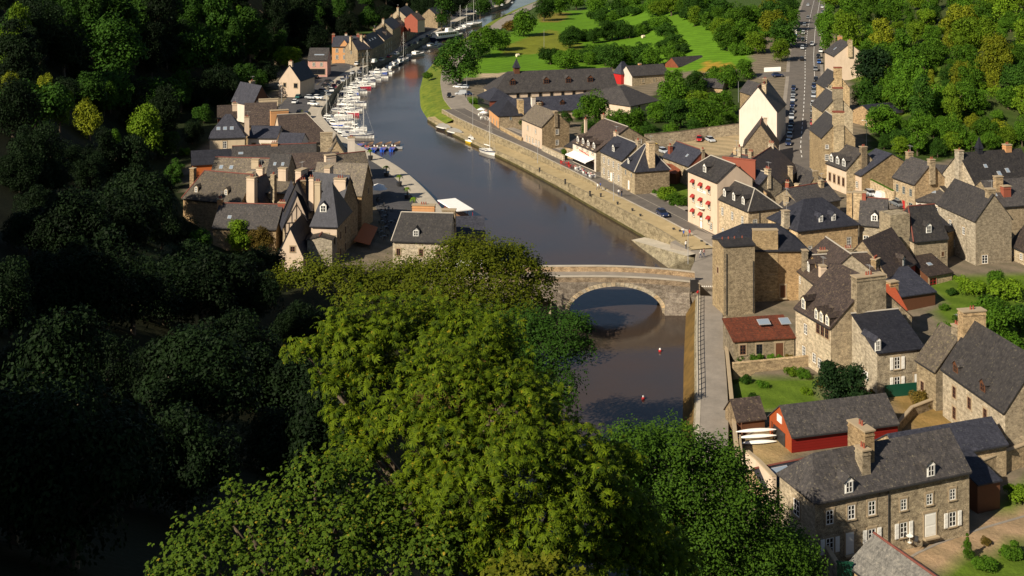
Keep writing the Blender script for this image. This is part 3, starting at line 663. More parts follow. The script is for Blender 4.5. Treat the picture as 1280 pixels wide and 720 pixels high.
house('stone_gable_house','rubble stone gabled house with tall narrow chimneys below the main street',(1003.5,243),(1036,241.5),7.6,11,4.3,3.8,S_GREY,S_GOLD,SL_GREY,kind='cross',chim=[(.5,.02,.7,1,.8,S_GREY,0),(-.25,.3,1.2,.8,.8,S_PALE,0)],win=[('L',.3,3,'w',.7,1)])
house('low_gold_house','small golden stone house with red chimneys between the slate roofs',(975,252),(1002,256),8.5,6,2.4,3.8,S_PALE,S_GOLD,SL_BROWN,chim=[(.1,.5,1.2,.8,.7,M_REDR,2),(.55,.5,1.1,.9,.8,S_PALE,0)])
house('hip_roof_house','large stone house with a dark hipped slate roof and two white dormers',(997,288),(1073,279.5),11,10,4.2,3.9,S_GREY,S_PALE,SL_BLUE,kind='hip',
      win=[('F',.84,2.9,'w',.95,1.8),('F',.2,2.9,'w',.8,1),('F',.84,-.4,'w',.95,1.5),('F',.5,.2,'w')]+[('L',.4,3,'w',.8,1.2)],dorm=[(.42,.8,1.05,1.25,'w'),(.63,.8,1.05,1.25,'w')],
      chim=[(-.05,.3,-1.2,1.2,1,S_PALE,0)],extra=lambda r,L,D,h,z: pipe(r, L-.15, h))
house('attached_house','narrower stone house with red ridge attached right of the hipped roof',(1074,280),(1108,283),10.6,9.5,4,3.9,S_GREY,S_GREY,SL_GREY,ridge=P_RIDGE,
      win=[('F',.25,2.8,'w',.95,1.8),('F',.25,-.3,'c',1,1.7)],dorm=[(.55,.6,1.2,1.3,'w')],chim=[(-.12,.5,1.0,1.6,1.2,S_PALE,0),(.12,.5,1.1,.7,1.2,P_TERRA,0),(-.45,.6,.6,1,.9,S_GREY,0)])
house('mid_roof_house','low slate house with a red ridge behind the hipped roof',(1000,258),(1050,249),9.2,8,2.8,4,S_GREY,S_GREY,SL_GREY,ridge=P_RIDGE,chim=[(.8,.4,.8,1,.8,S_GREY,0)])
def stackwall(root, L, D, h, zr):
    mb = MB(); mb.box(-4.2,-.05,1.2,4.6,-1,h+4.6,0); mb.build('chimney', S_GOLD, root)
house('tower_house','tall stone house with white shutters and a massive chimney block on its left',(1142.5,300.5),(1184.5,296.5),10.8,8,5,4,S_GREY,S_PALE,SL_GREY,hl=1.6,ridge=P_RIDGE,
      win=[('F',.5,1.5,'ww',1,1.9),('F',.85,3.4,'w',.5,.8),('F',.12,-2.2,'w',.9,1.2)],dorm=[(.5,.6,1.25,1.5,'w')],extra=stackwall)
house('shutter_annex','low annex with a slate lean-to roof and red window frames',(1160,345.5),(1190,340),6.2,5,1.9,3.9,S_GREY,P_BROWN,SL_BROWN,kind='mono',win=[('F',.2,.3,'r',1.6,1.6),('L',.5,.3,'r',1.2,1.5)],sky=[(.5,2.5,1,.8)])
house('link_house','narrow recessed stone house with a slate roof between two taller houses',(1184.5,290),(1203,284),10,9,2.6,4,S_BROWN,S_BROWN,SL_BLUE,kind='mono',win=[('F',.5,2.8,'w',.9,1.3)])
house('red_board_house','slate roofed barn with red boarding under the eave',(1109,345),(1144,327),8.4,9,5.2,3.9,P_BURG,S_GREY,SL_BROWN,win=[('F',.3,.4,'w',1,1.2)],dorm=[(.6,.1,1,1.5,'g')],chim=[(-.06,.2,-2.5,1.6,.9,S_GREY,3)])
house('stone_block_house','big stone house with a broad blank gable and white side windows',(1219.5,275.5),(1264.5,273),13.6,13,4.6,4.3,S_GREY,S_PALE,SL_GREY,kind='cross',
      win=[('L',.35,5.6,'w',.9,1.7),('L',.35,1.6,'w',.9,1.7),('L',.7,5.6,'w'),('F',.25,1.2,'w',1.2,1.6)],chim=[(.5,.08,.8,1.5,1.1,S_GREY,0)],extra=lambda r,L,D,h,z: r)
def turret(root, L, D, h, zr):
    mb = MB(); mb.taper(5.2,D*.5,h+3,h+7,1.3,1.3,1.1,1.1,0); mb.taper(5.2,D*.5,h+7,h+9.4,1.4,1.4,.1,.1,0); mb.build('roof_turret', SL_BLUE, root)
house('manor_house','large house with a wide patched slate roof and red chimney at the wood edge',(1221.5,235.5),(1300,229),12.5,12,6.2,5.4,S_PALE,S_PALE,SL_GREY,ridge=None,
      win=[('L',.4,3,'w'),('L',.6,5,'w',.7,1)],chim=[(-.02,.45,.7,1.2,1.4,S_PALE,1),(.78,.5,1.1,1.5,1.2,M_ORANGE,2)],sky=[(.45,2,.9,1.1),(.6,2.4,.9,1.1),(.3,3.4,.8,.9)],extra=turret)
house('street_house','stone house with white ground floor and red door at the end of the upper street',(1116.5,220.5),(1143.5,230),11.6,8.5,4.2,5,S_GREY,S_BROWN,SL_GREY,
      win=grid('F',[3.6],[.2,.5,.82],'w',.9,1.6)+[('F',.2,.4,'w',1.3,1.8),('F',.5,0,'Dr'),('F',.82,.4,'w',1.3,1.8)],chim=[(0,.5,.9,1,1.3,S_GREY,2),(1,.5,.8,1,1.3,S_GREY,2)])
house('sloping_roof_house','house with a long low slate roof and roof lights right of the red door house',(1145,251),(1186,254),8,15,5.6,5,M_WHITE,S_PALE,SL_GREY,sky=[(.3,5,.9,1),(.55,3,.9,1),(.75,5.5,.9,1)],win=[('F',.2,.5,'w'),('F',.6,.5,'w')],asym=.8,chim=[])
house('gold_block','small golden stone block house in front of the manor roof',(1180,238),(1197,236),10,7,1.6,5,S_GOLD,S_PALE,SL_GREY,win=[('L',.5,2,'w',.7,1)])
house('yard_house','slate roofed house behind the broad blank gable at the right edge',(1246,258),(1300,254),11.5,10,4,4.8,S_GREY,S_GREY,SL_GREY,chim=[(.25,.3,1.2,1.6,1,S_GREY,0),(.35,.2,-.6,1.7,1.1,M_REDR,0)],sky=[(.1,2.2,1,1.2)])
def steps(root, L, D, h, zr):
    mb = MB()
    for k in range(9): mb.box(-3.9+k*.42,-3.9+(k+1)*.42,-.3,.9,-1,.25*(k+1)-.5)
    mb.build('outside_stair', KERB, root)
    mb = MB(); mb.tube([(-3.9,-.3,.7),(-.1,-.3,2.9)],.05,5); [mb.tube([(-3.9+k*.42,-.3,.25*k-.3),(-3.9+k*.42,-.3,.7+.243*k)],.03,4) for k in range(10)]; mb.build('stair_railing', P_WHITE, root)
house('edge_house','white windowed stone house with an outside stair at the right edge of the garden',(1262,305),(1292,318),8.2,8,4,4.2,S_PALE,S_PALE,SL_BROWN,win=[('F',.15,2.0,'w',.8,1.2),('F',.5,2.0,'w',.8,1.2),('F',.2,-.4,'w')],extra=steps)
# ---- the tower by the bridge and its neighbours
def towx(root, L, D, h, zr):
    pipe(root, .5, h-1); pipe(root, L-.3, h-2.5)
    for k, px in enumerate((.8, 1.9, 3.0, 4.4)): chimney(root, px, D*.5, h-.3, h+.35, .5, .5, S_GREY, 1)
house('river_tower','tall narrow rubble stone tower house with red chimney pots beside the bridge',(904.5,309),(943.5,306.5),14.6,5,.5,3.5,S_RUB,S_GOLD,SL_GREY,ridge=None,extra=towx,win=[('L',.5,6,'b',.7,1)],eav=.05)
def bigstack(root, L, D, h, zr):
    mb = MB(); mb.box(.35*L,.64*L,-.12,1.0,-1,h+3.4,0); mb.build('chimney', S_GOLD, root)
    mb = MB(); mb.box(.345*L,.645*L,-.17,1.05,h+3.4,h+3.55); mb.build('chimney_cap', P_LINTEL, root)
house('tower_back_house','wide stone house with a broad chimney wall half shaded by the tower',(905,313),(1010,312),12.0,9,3.3,3.6,S_BROWN,S_PALE,SL_BLUE,hl=True,hr=True,win=[('F',.56,4.2,'w',.9,1.2),('F',.55,1.2,'b',1.4,1.3),('F',.7,.1,'Dn')],extra=bigstack)
house('red_roof_cottage','low cottage with a rusty red roof and two roof lights by the towpath',(917,426.5),(993,421.5),6.2,4.6,1.7,3.4,S_GOLD,S_GREY,SL_RUST,kind='mono',win=[('F',.42,.6,'d',1,1.5),('F',.75,0,'Dn',1.2,2.1),('F',.15,.7,'b')],sky=[(.6,2.6,1.9,1.3),(.96,2.8,1.6,1.5)])
def timb(root, L, D, h, zr):
    for i, x in enumerate((.66, .78, .9)): add_win(root, (L*x,-.02,h-1.9), 0, 1.0, 1.9, 'b', None, 2)
house('timber_window_house','big stone house with a dark brown roof and three timber dormers at the eave',(994.5,384),(1038.5,409.5),10.8,14,6.2,3.6,S_PALE,S_GREY,SL_BROWN,
      win=[('F',.3,4,'w',.9,1.6),('F',.25,.6,'w',.9,1.5),('F',.55,.6,'w',.9,1.4),('F',.7,.3,'w')],dorm=[(.2,.2,1.1,1.6,'c'),(.62,-.1,1,1.5,'c'),(.76,-.1,1,1.5,'c'),(.92,-.1,1,1.5,'c')],chim=[(1,.46,.7,1.4,5.0,S_RUB,3)],extra=timb)
house('red_tile_house','stone house with a patch of red roof tiles right of the broad chimney',(1098,392),(1132,386),8.6,6,3,3.8,S_GREY,S_GREY,SL_TILE,chim=[(1,.5,.4,1.6,1,S_BROWN,0)])
house('white_verge_house','gabled stone house with white roof verges and a cream chimney',(992,333),(1021,356),8.4,12,4.8,3.8,S_PALE,S_PALE,SL_BROWN,ridge=P_MORT,win=[('F',.3,2.5,'w',.8,1.3)],dorm=[(.5,.6,1,1.7,'w')],chim=[(.9,.12,-2,1.0,1.0,M_CREAM,0),(.35,.05,-1,.9,.8,S_GREY,0)])
house('brown_roof_house','low house with a mossy brown slate roof and a red-capped chimney',(1030,356),(1104,352),8.0,9,3.6,3.8,S_GREY,S_BROWN,SL_BROWN,ridge=P_MORT,chim=[(.2,.6,.5,1.5,.8,S_BROWN,3),(.62,.55,.8,1.3,.8,S_GREY,3)])
house('lean_to_shed','long dark slate lean-to shed with a white edge board',(1124,371),(1169,364.5),6.4,7,2.2,4,P_BROWN,S_GREY,SL_BLUE,kind='mono',cat='shed')
house('shutter_house','stone house with four white shuttered windows and a blue slate roof',(1096.5,441),(1155,434.5),9.3,6.6,3.2,3.6,S_RUB,S_PALE,SL_BLUE,kind='mono',ridge=P_MORT,
      win=[('F',.42,3.1,'ww',.95,1.75),('F',.42,.3,'ww',.95,1.75),('F',.85,.0,'Dw'),('L',.5,.8,'ww',.8,1.3)],dorm=[(.02,.1,1,1.6,'w')])
house('old_roof_house','old stone house with a lichened roof left of the long gabled house',(1146,448),(1170,463),8.6,8,4.6,3.8,S_GOLD,S_GREY,SL_OLD,win=[('F',.3,.8,'b',.8,1.3)],chim=[(.8,.5,.8,1.3,1,S_GREY,3)])
def dorm2(root, L, D, h, zr): chimney(root, -.3, D*.5, h, h+7.3, 1.3, 3.4, S_GREY, 2)
house('long_gable_house','long golden stone house with a dark steep roof and two brown dormers',(1178.5,459),(1256.5,513.5),9.6,9,6,3.8,S_PALE,S_GREY,SL_GREY,
      win=[('F',.2,2.8,'b',.8,1.5),('F',.45,2.8,'b',.8,1.5),('F',.7,2.8,'b',.8,1.5),('F',.2,.0,'b',.8,1.6)],dorm=[(.2,.15,1.2,1.2,'r'),(.64,.15,1.2,1.2,'r')],extra=dorm2,chim=[(1,.5,.6,.8,1,M_WHITE,0)])
def shedx(root, L, D, h, zr):
    mb = MB()
    for k in range(7): mb.poly([(0,-.04,h*k/7+.02),(L,-.04,h*k/7+.02),(L,-.015,h*(k+1)/7),(0,-.015,h*(k+1)/7)])
    mb.build('weatherboards', P_RED if 0 else M_REDB, root)
    mb = MB(); mb.box(-.08,-.02,D*.28,D*.8,0,2.0); mb.build('doorway', P_DARK, root)
    mb = MB(); mb.box(-.06,-.01,.9,D-.9,0,.05); mb.box(-.12,-.02,D*.42,D*.62,h+.4,h+1.3); mb.build('sign_board', P_WHITE, root)
    pipe(root, L*.62, h)
house('red_boat_shed','long red boarded boat shed with an orange gable and grey slate roof',(989.5,544.5),(1122,528),5.2,6,2.5,2.7,M_REDB,M_ORB,SL_GREY,extra=shedx,cat='shed')
def longx(root, L, D, h, zr):
    pipe(root, L*.46, h)
    chimney(root, L*.41, D*.5, h, h+5.2, 1.2, 3.0, S_GREY, 2); chimney(root, L*.36, D*.25, h, h+3.6, 1.0, 1.3, S_GREY, 2)
house('long_house','long stone farmhouse with white shutters, two dormers and a dark slate roof',(1018.7,626),(1211.5,587),10.2,6.6,3.1,3.9,S_RUB,S_PALE,SL_GREY,hl=2.0,
      win=[('F',.09,3.55,'w',.9,1.5),('F',.225,3.6,'w',.9,1.5),('F',.355,3.6,'w',.9,1.5),('F',.56,3.4,'w',.8,1.2),('F',.73,3.4,'w',.8,1.2),('F',.885,3.4,'w',.8,1.2),
           ('F',.09,.55,'ww',.95,1.6),('F',.215,0,'Dw',1,2.3),('F',.355,.55,'ww',.95,1.6),('F',.56,.5,'ww',.95,1.6),('F',.735,0,'Dw',1.5,2.5),('F',.885,.5,'ww',.95,1.6),('L',.5,3.2,'w',1.1,1.7)],
      dorm=[(.21,-.05,1.15,1.4,'w'),(.74,-.05,1.15,1.4,'w')],extra=longx)
house('rear_annex','slate roofed annex behind the right half of the long farmhouse',(1128,577),(1258,554),6.9,5.5,2.0,3.8,S_GREY,S_GREY,SL_BLUE)
house('glazed_annex','low slate annex with a long strip of roof glass behind the left dormer',(955,609),(1075,584),5.2,4,1.1,3.6,M_CREAM,S_GREY,SL_BLUE,ridge=P_RIDGE,sky=[(.62,1.3,6,.8),(.2,1.3,3,.8)])
house('car_port','open slate roofed porch at the right end of the long farmhouse',(1222,606),(1250,600),6.3,5,1.3,3.9,P_BROWN,roof=SL_BLUE,kind='mono',cat='porch')
house('tile_roof_outbuilding','low outbuilding with pale square roof tiles and a red ridge at the bottom edge',tuple(W(1062,705,6.0)),tuple(W(1150,772,6.0)),6.0,6.4,2.2,3.8,S_GOLD,S_GREY,SL_FIB,ridge=P_RIDGE,cat='outbuilding')
# ---- the old school by the field, and the street above
def bell(root, L, D, h, zr):
    x = L*.22; mb = MB(); mb.taper(x,D/2,h+5.2,h+7.4,1.9,1.9,1.9,1.9,0); mb.taper(x,D/2,h+7.4,h+7.6,2.5,2.5,2.5,2.5,1); mb.taper(x,D/2,h+7.6,h+10.6,2.3,2.3,.12,.12,1); mb.build('bell_turret', [P_BROWN, SL_BLUE], root)
house('school_building','very long beige building with a slate roof and bell turret by the field',(617.5,116),(772,109.5),7.6,14,6,3.4,M_CREAM,M_BEIGE,SL_GREY,hl=True,
      win=grid('F',[1.6],[.1,.19,.28,.37,.46,.55,.64,.73,.82],'d',1.1,2.0),dorm=[(x,2.2,2,1.7,'r') for x in (.16,.43,.61,.79)],extra=bell,eav=.4)
house('school_wing','beige cross wing with a broad hipped slate roof right of the long school',(788,132),(823,125),7.4,27,4.6,3.6,M_CREAM,M_CREAM,SL_GREY,kind='hip',win=[('F',.3,1.2,'w',1,2),('F',.75,1.2,'d',1,2)],sky=[],eav=.5,asym=.35)
house('school_front_range','low slate roofed range with two dormers in front of the long school',(640,142),(735,136),5.6,9,4,3.5,M_BEIGE,M_BEIGE,SL_BLUE,dorm=[(.4,1.6,1.6,1.2,'r'),(.68,1.6,1.6,1.2,'r')],win=grid('F',[.4],[.2,.5,.8],'w'),chim=[(.3,.2,.5,1.2,1.2,M_WHITE,0)])
house('gate_house','orange stone gatehouse with a hipped slate roof and one thick chimney',(611.5,135),(623.5,144.5),7.4,7.5,4,3.4,M_ORANGE,S_BROWN,SL_BLUE,kind='hip',win=grid('F',[.4],[.2,.5,.8],'w',.8,1.4)+[('R',.5,2.5,'w',.7,1)],chim=[(.9,.95,.3,2.4,1.6,S_GOLD,0)])
house('glass_pavilion','dark slate pavilion with a glazed front left of the gatehouse',(597,119),(612,126),6.2,9,3,3.3,GLASS,M_REDR,SL_BLUE,kind='hip')
house('pale_house','cream two storey house with a grey gable end by the quay road',(652.5,148),(677.5,158.5),9.8,8.5,3.8,3.5,M_CREAM,S_GREY,SL_OLD,win=grid('F',[.3],[.25,.4,.55,.72,.86],'w',.7,1.6)+grid('F',[3.6],[.3,.7],'w',.8,1.3)+[('R',.55,3.8,'w'),('R',.55,.8,'w')],chim=[(.98,.5,.2,1.2,.9,S_BROWN,0),(.05,.6,.5,1.2,.9,S_BROWN,0)])
house('red_tower_house','small bright red tower with a slate pyramid roof beside the school wing',(776.5,91.5),(790,90),7.4,4.5,4,3.6,P_RED,P_RED,SL_BLUE,kind='hip')
house('garden_pavilion','low stone pavilion with a slate roof right of the red tower',(790,95),(836,92),7,9,3.2,3.6,S_GOLD,M_WHITE,SL_GREY,win=grid('F',[.5],[.3,.6],'w'),chim=[(.4,.6,.5,1,1,M_ORANGE,0)])
house('field_barn','long low barn with a dark roof and rusty end wall at the field edge',(848,83),(885,80),7,9,3,4,M_DARKW,SL_RUST,SL_GREY)
house('garden_barn','low slate barn among the trees left of the main street',(872,108),(903,110),8,8,2.4,5,S_GREY,S_GREY,SL_GREY,cat='barn')
def gst(root, L, D, h, zr):
    mb = MB(); mb.box(L*.34,L*.66,-.3,1.0,-1,h+6.0,0); mb.build('chimney', S_GOLD, root)
    mb = MB(); mb.box(L*.33,L*.67,-.35,1.05,h+6.0,h+6.3,0); mb.build('chimney_cap', M_REDR, root)
for (a, b, he, g, lab) in (((1027.5,172),(1069,172),16.5,8,'nearest of three stone gables with tall chimneys on the right of the main street'),((1029,139),(1066,139),17.5,9.5,'middle of three stone gables with tall chimneys on the right of the main street'),((1033,110),(1062,110),17,11,'farthest of three stone gables with tall chimneys on the right of the main street')):
    house('chimney_gable_house',lab,a,b,he,12,4.2,g,S_GOLD,S_GOLD,SL_GREY,kind='cross',ridge=P_MORT,extra=gst,group='stone gable houses along the main street',win=[('F',.15,3,'w'),('F',.15,5.8,'w',.8,1)])
house('dormer_row_house','low cream row house with three white dormers on the upper street',(1032.5,202.5),(1058,212),10.6,9,4.2,6,M_CREAM,S_GOLD,SL_GREY,win=grid('F',[.5],[.2,.42,.64,.86],'w',.9,1.9),dorm=[(x,.3,1.4,1.6,'w') for x in (.22,.52,.82)],chim=[(1,.5,.8,1.1,1.4,S_BROWN,2)])
house('dark_row_house','dark slate roofed house right of the three dormers on the upper street',(1058.5,212.5),(1077,219.5),9.6,16,4.5,6,M_CREAM,S_GOLD,SL_BLUE,dorm=[(.45,.6,1.2,1.5,'w')],win=[('F',.3,.4,'w'),('F',.7,.4,'w')])
house('hill_house','cream house with twin chimneys high on the right of the main street',(1031,64),(1043,70),18.5,11,4.5,10,M_CREAM,M_CREAM,SL_GREY,chim=[(0,.5,1,1.4,1.4,M_ORANGE,2),(1,.5,1,1.4,1.4,S_PALE,2)],sky=[(.5,2,.8,1.4)],kind='gable')
house('terrace_house','cream house with a brown terrace screen next to the twin chimney house',(1047,72),(1067,73),16.5,9,3,10,M_CREAM,P_BROWN,SL_GREY,win=[('F',.5,1,'b',3,1.6)])
house('wood_edge_house','low blue roofed house almost hidden by trees on the right',(1092,144),(1128,140),10.5,9,2.2,7,S_BROWN,S_BROWN,SL_BLUE)
# ------------------------------------------------------------------ left bank: the port quarter and the quay houses
house('quay_cottage','stone quay house with one dormer and a wide brick chimney above the big trees',(491,300),(562,302),8.2,8,4.2,2.9,S_PALE,S_PALE,SL_GREY,hl=.9,ridge=P_MORT,
      win=[('F',.1,2.4,'w',.8,1.3),('F',.5,2.4,'b',.8,1.3),('F',.8,2.4,'b',.8,1.3)],dorm=[(.4,.5,1.2,1.3,'g')],chim=[(.45,.75,1.1,4.4,1.2,M_ORANGE,3),(.9,.8,.2,2.6,1.2,S_BROWN,0)])
house('quay_annex','lower slate roofed wing right of the quay house with the brick chimney',(562.5,294),(606,293),6.2,8,2.6,2.9,S_GREY,S_GREY,SL_BLUE)
house('canopy_house','small white roofed kiosk between the trees near the bridge',(570,338),(604,337),5.4,4,1.0,3,M_WHITE,M_WHITE,P_CLOTH,cat='kiosk',win=[('F',.5,.7,'d',3,1.3)])
def beams(root, L, D, h, zr):
    mb = MB()
    for x in np.linspace(.1, L-.1, 7): mb.box(x-.07,x+.07,-.05,.02,2.6,h+.1)
    for z in (2.6, 4.4, h): mb.box(0,L,-.06,.02,z-.09,z+.09)
    for s in (-1, 1): mb.hexa([(L/2+s*L*.46-.08,-.055,h),(L/2+s*L*.46+.08,-.055,h),(L/2+s*L*.46+.08,.02,h),(L/2+s*L*.46-.08,.02,h),(L/2-.08,-.055,h+3.6),(L/2+.08,-.055,h+3.6),(L/2+.08,.02,h+3.6),(L/2-.08,.02,h+3.6)])
    for x in (.3, .5, .7): mb.box(L*x-.06,L*x+.06,-.05,.02,h,h+3.9-abs(x-.5)*8)
    mb.build('timber_frame', P_TIMBER, root)
house('half_timbered_house','cream half timbered gable with black beams and a steep slate roof',(356,279),(385,277),9.6,12,5.6,3.2,M_CREAM,S_GREY,SL_BLUE,kind='cross',ridge=None,extra=beams,win=[('F',.55,5.6,'r',.9,1.2)],eav=.6,chim=[(.85,.35,1.6,1.1,1.1,S_GREY,3),(.9,.7,1.8,.9,.9,M_WHITE,2)])
def hipend(root, L, D, h, zr):
    pass
house('quay_row_house','steep slate roofed house with a hipped end and small dormer in the quay row',(389,280.5),(421,281.5),10.2,11,7.2,3.0,M_CREAM,S_BROWN,SL_BLUE,kind='hip',asym=.4,dorm=[(.4,1.2,1.3,1.5,'w')],win=[('F',.2,3.6,'b',.9,1.5),('F',.6,3.6,'w',.9,1.9),('F',.85,3.6,'b',.8,1.5)]+grid('R',[.5,3.8],[.25,.6],'b'),chim=[(.6,.95,-.6,2.4,1.2,M_CREAM,3),(-.1,.6,-.5,1.1,1.0,M_BEIGE,2)])
house('quay_row_house','tall shaded slate house in the quay row behind the hipped end house',(426,262),(447,252),11.2,11,6.0,3.0,S_BROWN,S_BROWN,SL_BLUE,kind='cross',win=grid('R',[.4,3.2,5.8],[.2,.5,.8],'b'),chim=[(.2,.9,.9,2.6,1.3,M_CREAM,0)],dorm=[])
bpy.data.objects['quay_row_house.001']['group'] = bpy.data.objects['quay_row_house']['group'] = 'slate houses in the quay row'
house('quay_end_house','grey slate house with a stone gable at the far end of the quay row',(452,243.5),(466,231),11,11,5.5,3,S_BROWN,S_BROWN,SL_OLD,kind='cross',win=grid('R',[.4,3.2,5.8],[.2,.5,.8],'b')+[('F',.6,7,'b',.7,1.2)],chim=[(-.2,.6,.6,2.6,1.2,M_CREAM,0)])
house('long_roof_house','long lichened slate roof with pale chimneys behind the quay end house',(421,224),(464,219),10.4,8,4.6,3,S_GREY,S_BROWN,SL_OLD,ridge=P_RIDGE,chim=[(-.05,.4,.3,2.4,1.2,M_CREAM,0)])
house('dark_flank_house','dark slate hung gable with white bargeboards beside the half timbered house',(355,262),(386,263),11.4,11,5.6,3.2,M_DARKW,M_WHITE,SL_BLUE,kind='cross',ridge=P_RIDGE,chim=[(1.05,.1,.6,.9,.8,M_CREAM,2)])
house('rough_roof_house','house with a broad rough brown roof and two tiny round-capped vents',(229,247),(301,254),9.4,10,4.8,4.2,S_BROWN,S_BROWN,SL_OLD,hl=2,ridge=P_RIDGE,dorm=[(.18,1.0,.9,1.3,'s'),(.7,1.0,.9,1.3,'s')],chim=[(1.1,.2,.3,1.9,1.2,M_CREAM,2),(1.3,.6,.2,.9,1,S_GREY,2),(-.02,.4,.6,1,1,S_BROWN,0)])
house('red_ridge_house','low house with a red ridge and a lilac slate roof above the shrubs',(266,284),(345,286),7.6,9,3.6,4,S_GREY,S_GREY,SL_GREY,ridge=P_RIDGE,chim=[(0,.5,.9,1,.9,M_ORANGE,2),(1,.5,.5,1.6,.9,M_REDR,3)],sky=[(.22,1.8,.8,.8)])
house('arch_window_house','stone house with an arched dormer window and slate roof left of the timber gable',(323,240),(358,242),10.0,8,1.5,4,S_GREY,S_GREY,SL_OLD,win=[('F',.45,3.2,'w',1.0,1.6),('F',.85,1.2,'b')],chim=[(-.1,.3,3.2,1.5,1.1,M_CREAM,2),(-.35,.1,2.4,1.2,1,M_BEIGE,0),(.5,.7,2.6,1.8,1.1,M_CREAM,0)])
house('blue_slope_house','small slate roof of deep blue between the pale chimneys',(300,252),(326,254),8.6,7,4.4,4,S_BROWN,S_BROWN,SL_BLUE,kind='cross',ridge=P_RIDGE)
house('roof_row_house','long slate roof with three small roof windows behind the rough brown roof',(262,222),(333,224),8.8,8,3.8,4.2,S_GREY,S_GREY,SL_OLD,ridge=P_RIDGE,sky=[(.15,2,.9,1),(.33,2,.9,1),(.85,2,.9,1.1)],chim=[(.75,.3,.2,1.7,1.1,M_BEIGE,0)])
house('roof_row_house','wide grey slate roof between two stone gable walls behind the chimneys',(333,219),(358,219.5),10.2,8,4,4,S_GREY,S_GREY,SL_GREY,sky=[(.3,2,.7,.9),(.7,2,.7,.9)])
house('back_roof_house','long low slate roof stretching across the back of the port quarter',(290,203),(395,199),8.4,7,3.2,4.2,S_GREY,S_GREY,SL_GREY,ridge=P_RIDGE,sky=[(.1,1.8,1.2,.7)],chim=[(.5,.5,.5,1.6,.8,M_ORANGE,3)])
house('back_roof_house','low slate roof with a red brick stack in front of the stone gables',(352,212),(424,209),8.2,7,3,4,S_GREY,S_GREY,SL_BROWN,ridge=None)
house('shaded_barn','blue slate barn with an orange board wall at the shaded left end',(240,206),(290,203),7.0,8,2.6,5,P_AWN,M_DARKW,SL_BLUE)
house('stone_gable_cottage','stone gable with a tall white chimney near the moored boats',(405,202),(436,201),8.8,9,5.0,3.2,S_GREY,S_GOLD,SL_OLD,kind='cross',chim=[(1.1,.1,.6,1.7,1.2,M_WHITE,2),(.1,.5,1.2,3,1.3,S_GREY,0)])
house('mansard_house','beige house with a blue mansard roof and four small roof windows',(262,172),(306,170.5),10.4,9,5.2,5,M_BEIGE,M_BEIGE,SL_BLUE,kind='hip',win=[('F',.43,2.4,'w',1,1.9)],sky=[(.24,1.6,1,1),(.43,1.6,1,1),(.62,1.6,1,1)],chim=[(1.05,.3,-.6,1.2,1.2,M_CREAM,2)])
house('courtyard_house','cream courtyard house with a low slate roof catching the sun',(310,172),(346,172.5),9.2,8,2.4,4,M_WHITE,M_CREAM,SL_BLUE,win=[('F',.2,2.2,'b',1,1.5),('F',.6,1.6,'b',2,2),('F',.85,2,'r',1,1.5)])
house('courtyard_annex','small cream annex with a slate lean-to in the port courtyard',(347,179),(376,180),8.2,6,2.2,3.8,M_CREAM,M_WHITE,SL_BLUE,win=[('F',.5,1,'d',1.2,1.6)])
house('great_roof_house','building with a great brown slate roof and wide brick chimney by the boats',(352,180),(416,176),7.2,17,6.4,3.4,S_GREY,M_CREAM,SL_BROWN,ridge=P_MORT,chim=[(.1,.9,.2,5,1.6,M_ORANGE,0)],hr=True)
house('great_roof_wing','brown slate roofed wing joining the great roof on its left',(306,156.5),(346,155),9.6,12,5.2,4,S_BROWN,S_BROWN,SL_BROWN,ridge=None,chim=[(.75,.7,.6,5.5,1.5,M_BEIGE,0)])
house('hidden_house','dark brick house with a white chimney behind the mansard roof',(272,148),(296,147),10.5,8,3,6,M_REDR,S_GREY,SL_BROWN,chim=[(.9,.3,.8,1.3,1,M_CREAM,2)])
house('shadow_house','shaded slate house with steep lilac roofs left of the port car park',(316,131),(338,128),10,12,5.5,5,P_BROWN,M_WHITE,SL_BLUE,kind='cross',win=grid('F',[2,4.5],[.3,.7],'w'),chim=[(.8,.7,.4,1.6,1,S_GREY,2)])
house('shadow_house','low shaded cottage with a lilac slate roof under the wooded hill',(292,124),(312,131),8.4,9,4,6,S_GREY,S_GREY,SL_BLUE,ridge=None)
house('cream_gable_house','cream gabled house with a blue slate roof above the port car park',(348.5,100),(375,101),9.2,13,5.4,4.4,M_CREAM,M_CREAM,SL_BLUE,kind='cross',win=[('F',.28,2.4,'d',1,1.4),('F',.8,2.2,'d',1.4,1.6)],chim=[(.5,.1,1.2,1.3,1.1,M_CREAM,2)])
house('pink_house','pink fronted house with a dark shop opening beside the car park',(385,75),(409,75),9.8,10,4.2,4,M_PINK,M_PINK,SL_GREY,win=[('F',.5,0,'d',6,2.2),('F',.3,3.3,'w'),('F',.7,3.3,'w')],sky=[(.55,2,4,.6)])
def gab(root, L, D, h, zr):
    mb = MB(); mb.poly([(L*.3,-.12,h),(L*.7,-.12,h),(L*.5,-.12,h+2.8)],0); mb.poly([(L*.28,-.25,h-.1),(L*.5,-.25,h+3.0),(L*.5,3.2,h+3.0),(L*.28,.2,h-.1)],1); mb.poly([(L*.5,-.25,h+3.0),(L*.72,-.25,h-.1),(L*.72,.2,h-.1),(L*.5,3.2,h+3.0)],1)
    mb.build('front_gable', [M_ORANGE, P_WHITE], root)
house('brick_villa','orange brick villa with a white edged front gable and slate roof',(415,58),(446,58),10.4,9,4.0,4,M_ORANGE,M_BEIGE,SL_BLUE,ridge=None,extra=gab,win=grid('F',[.8,3.8],[.2,.5,.8],'w',1,1.7),chim=[(0,.5,.8,1.2,1,P_TERRA,2),(1,.5,.8,1.2,1,P_TERRA,2),(.5,.6,.8,1,.8,M_WHITE,2)])
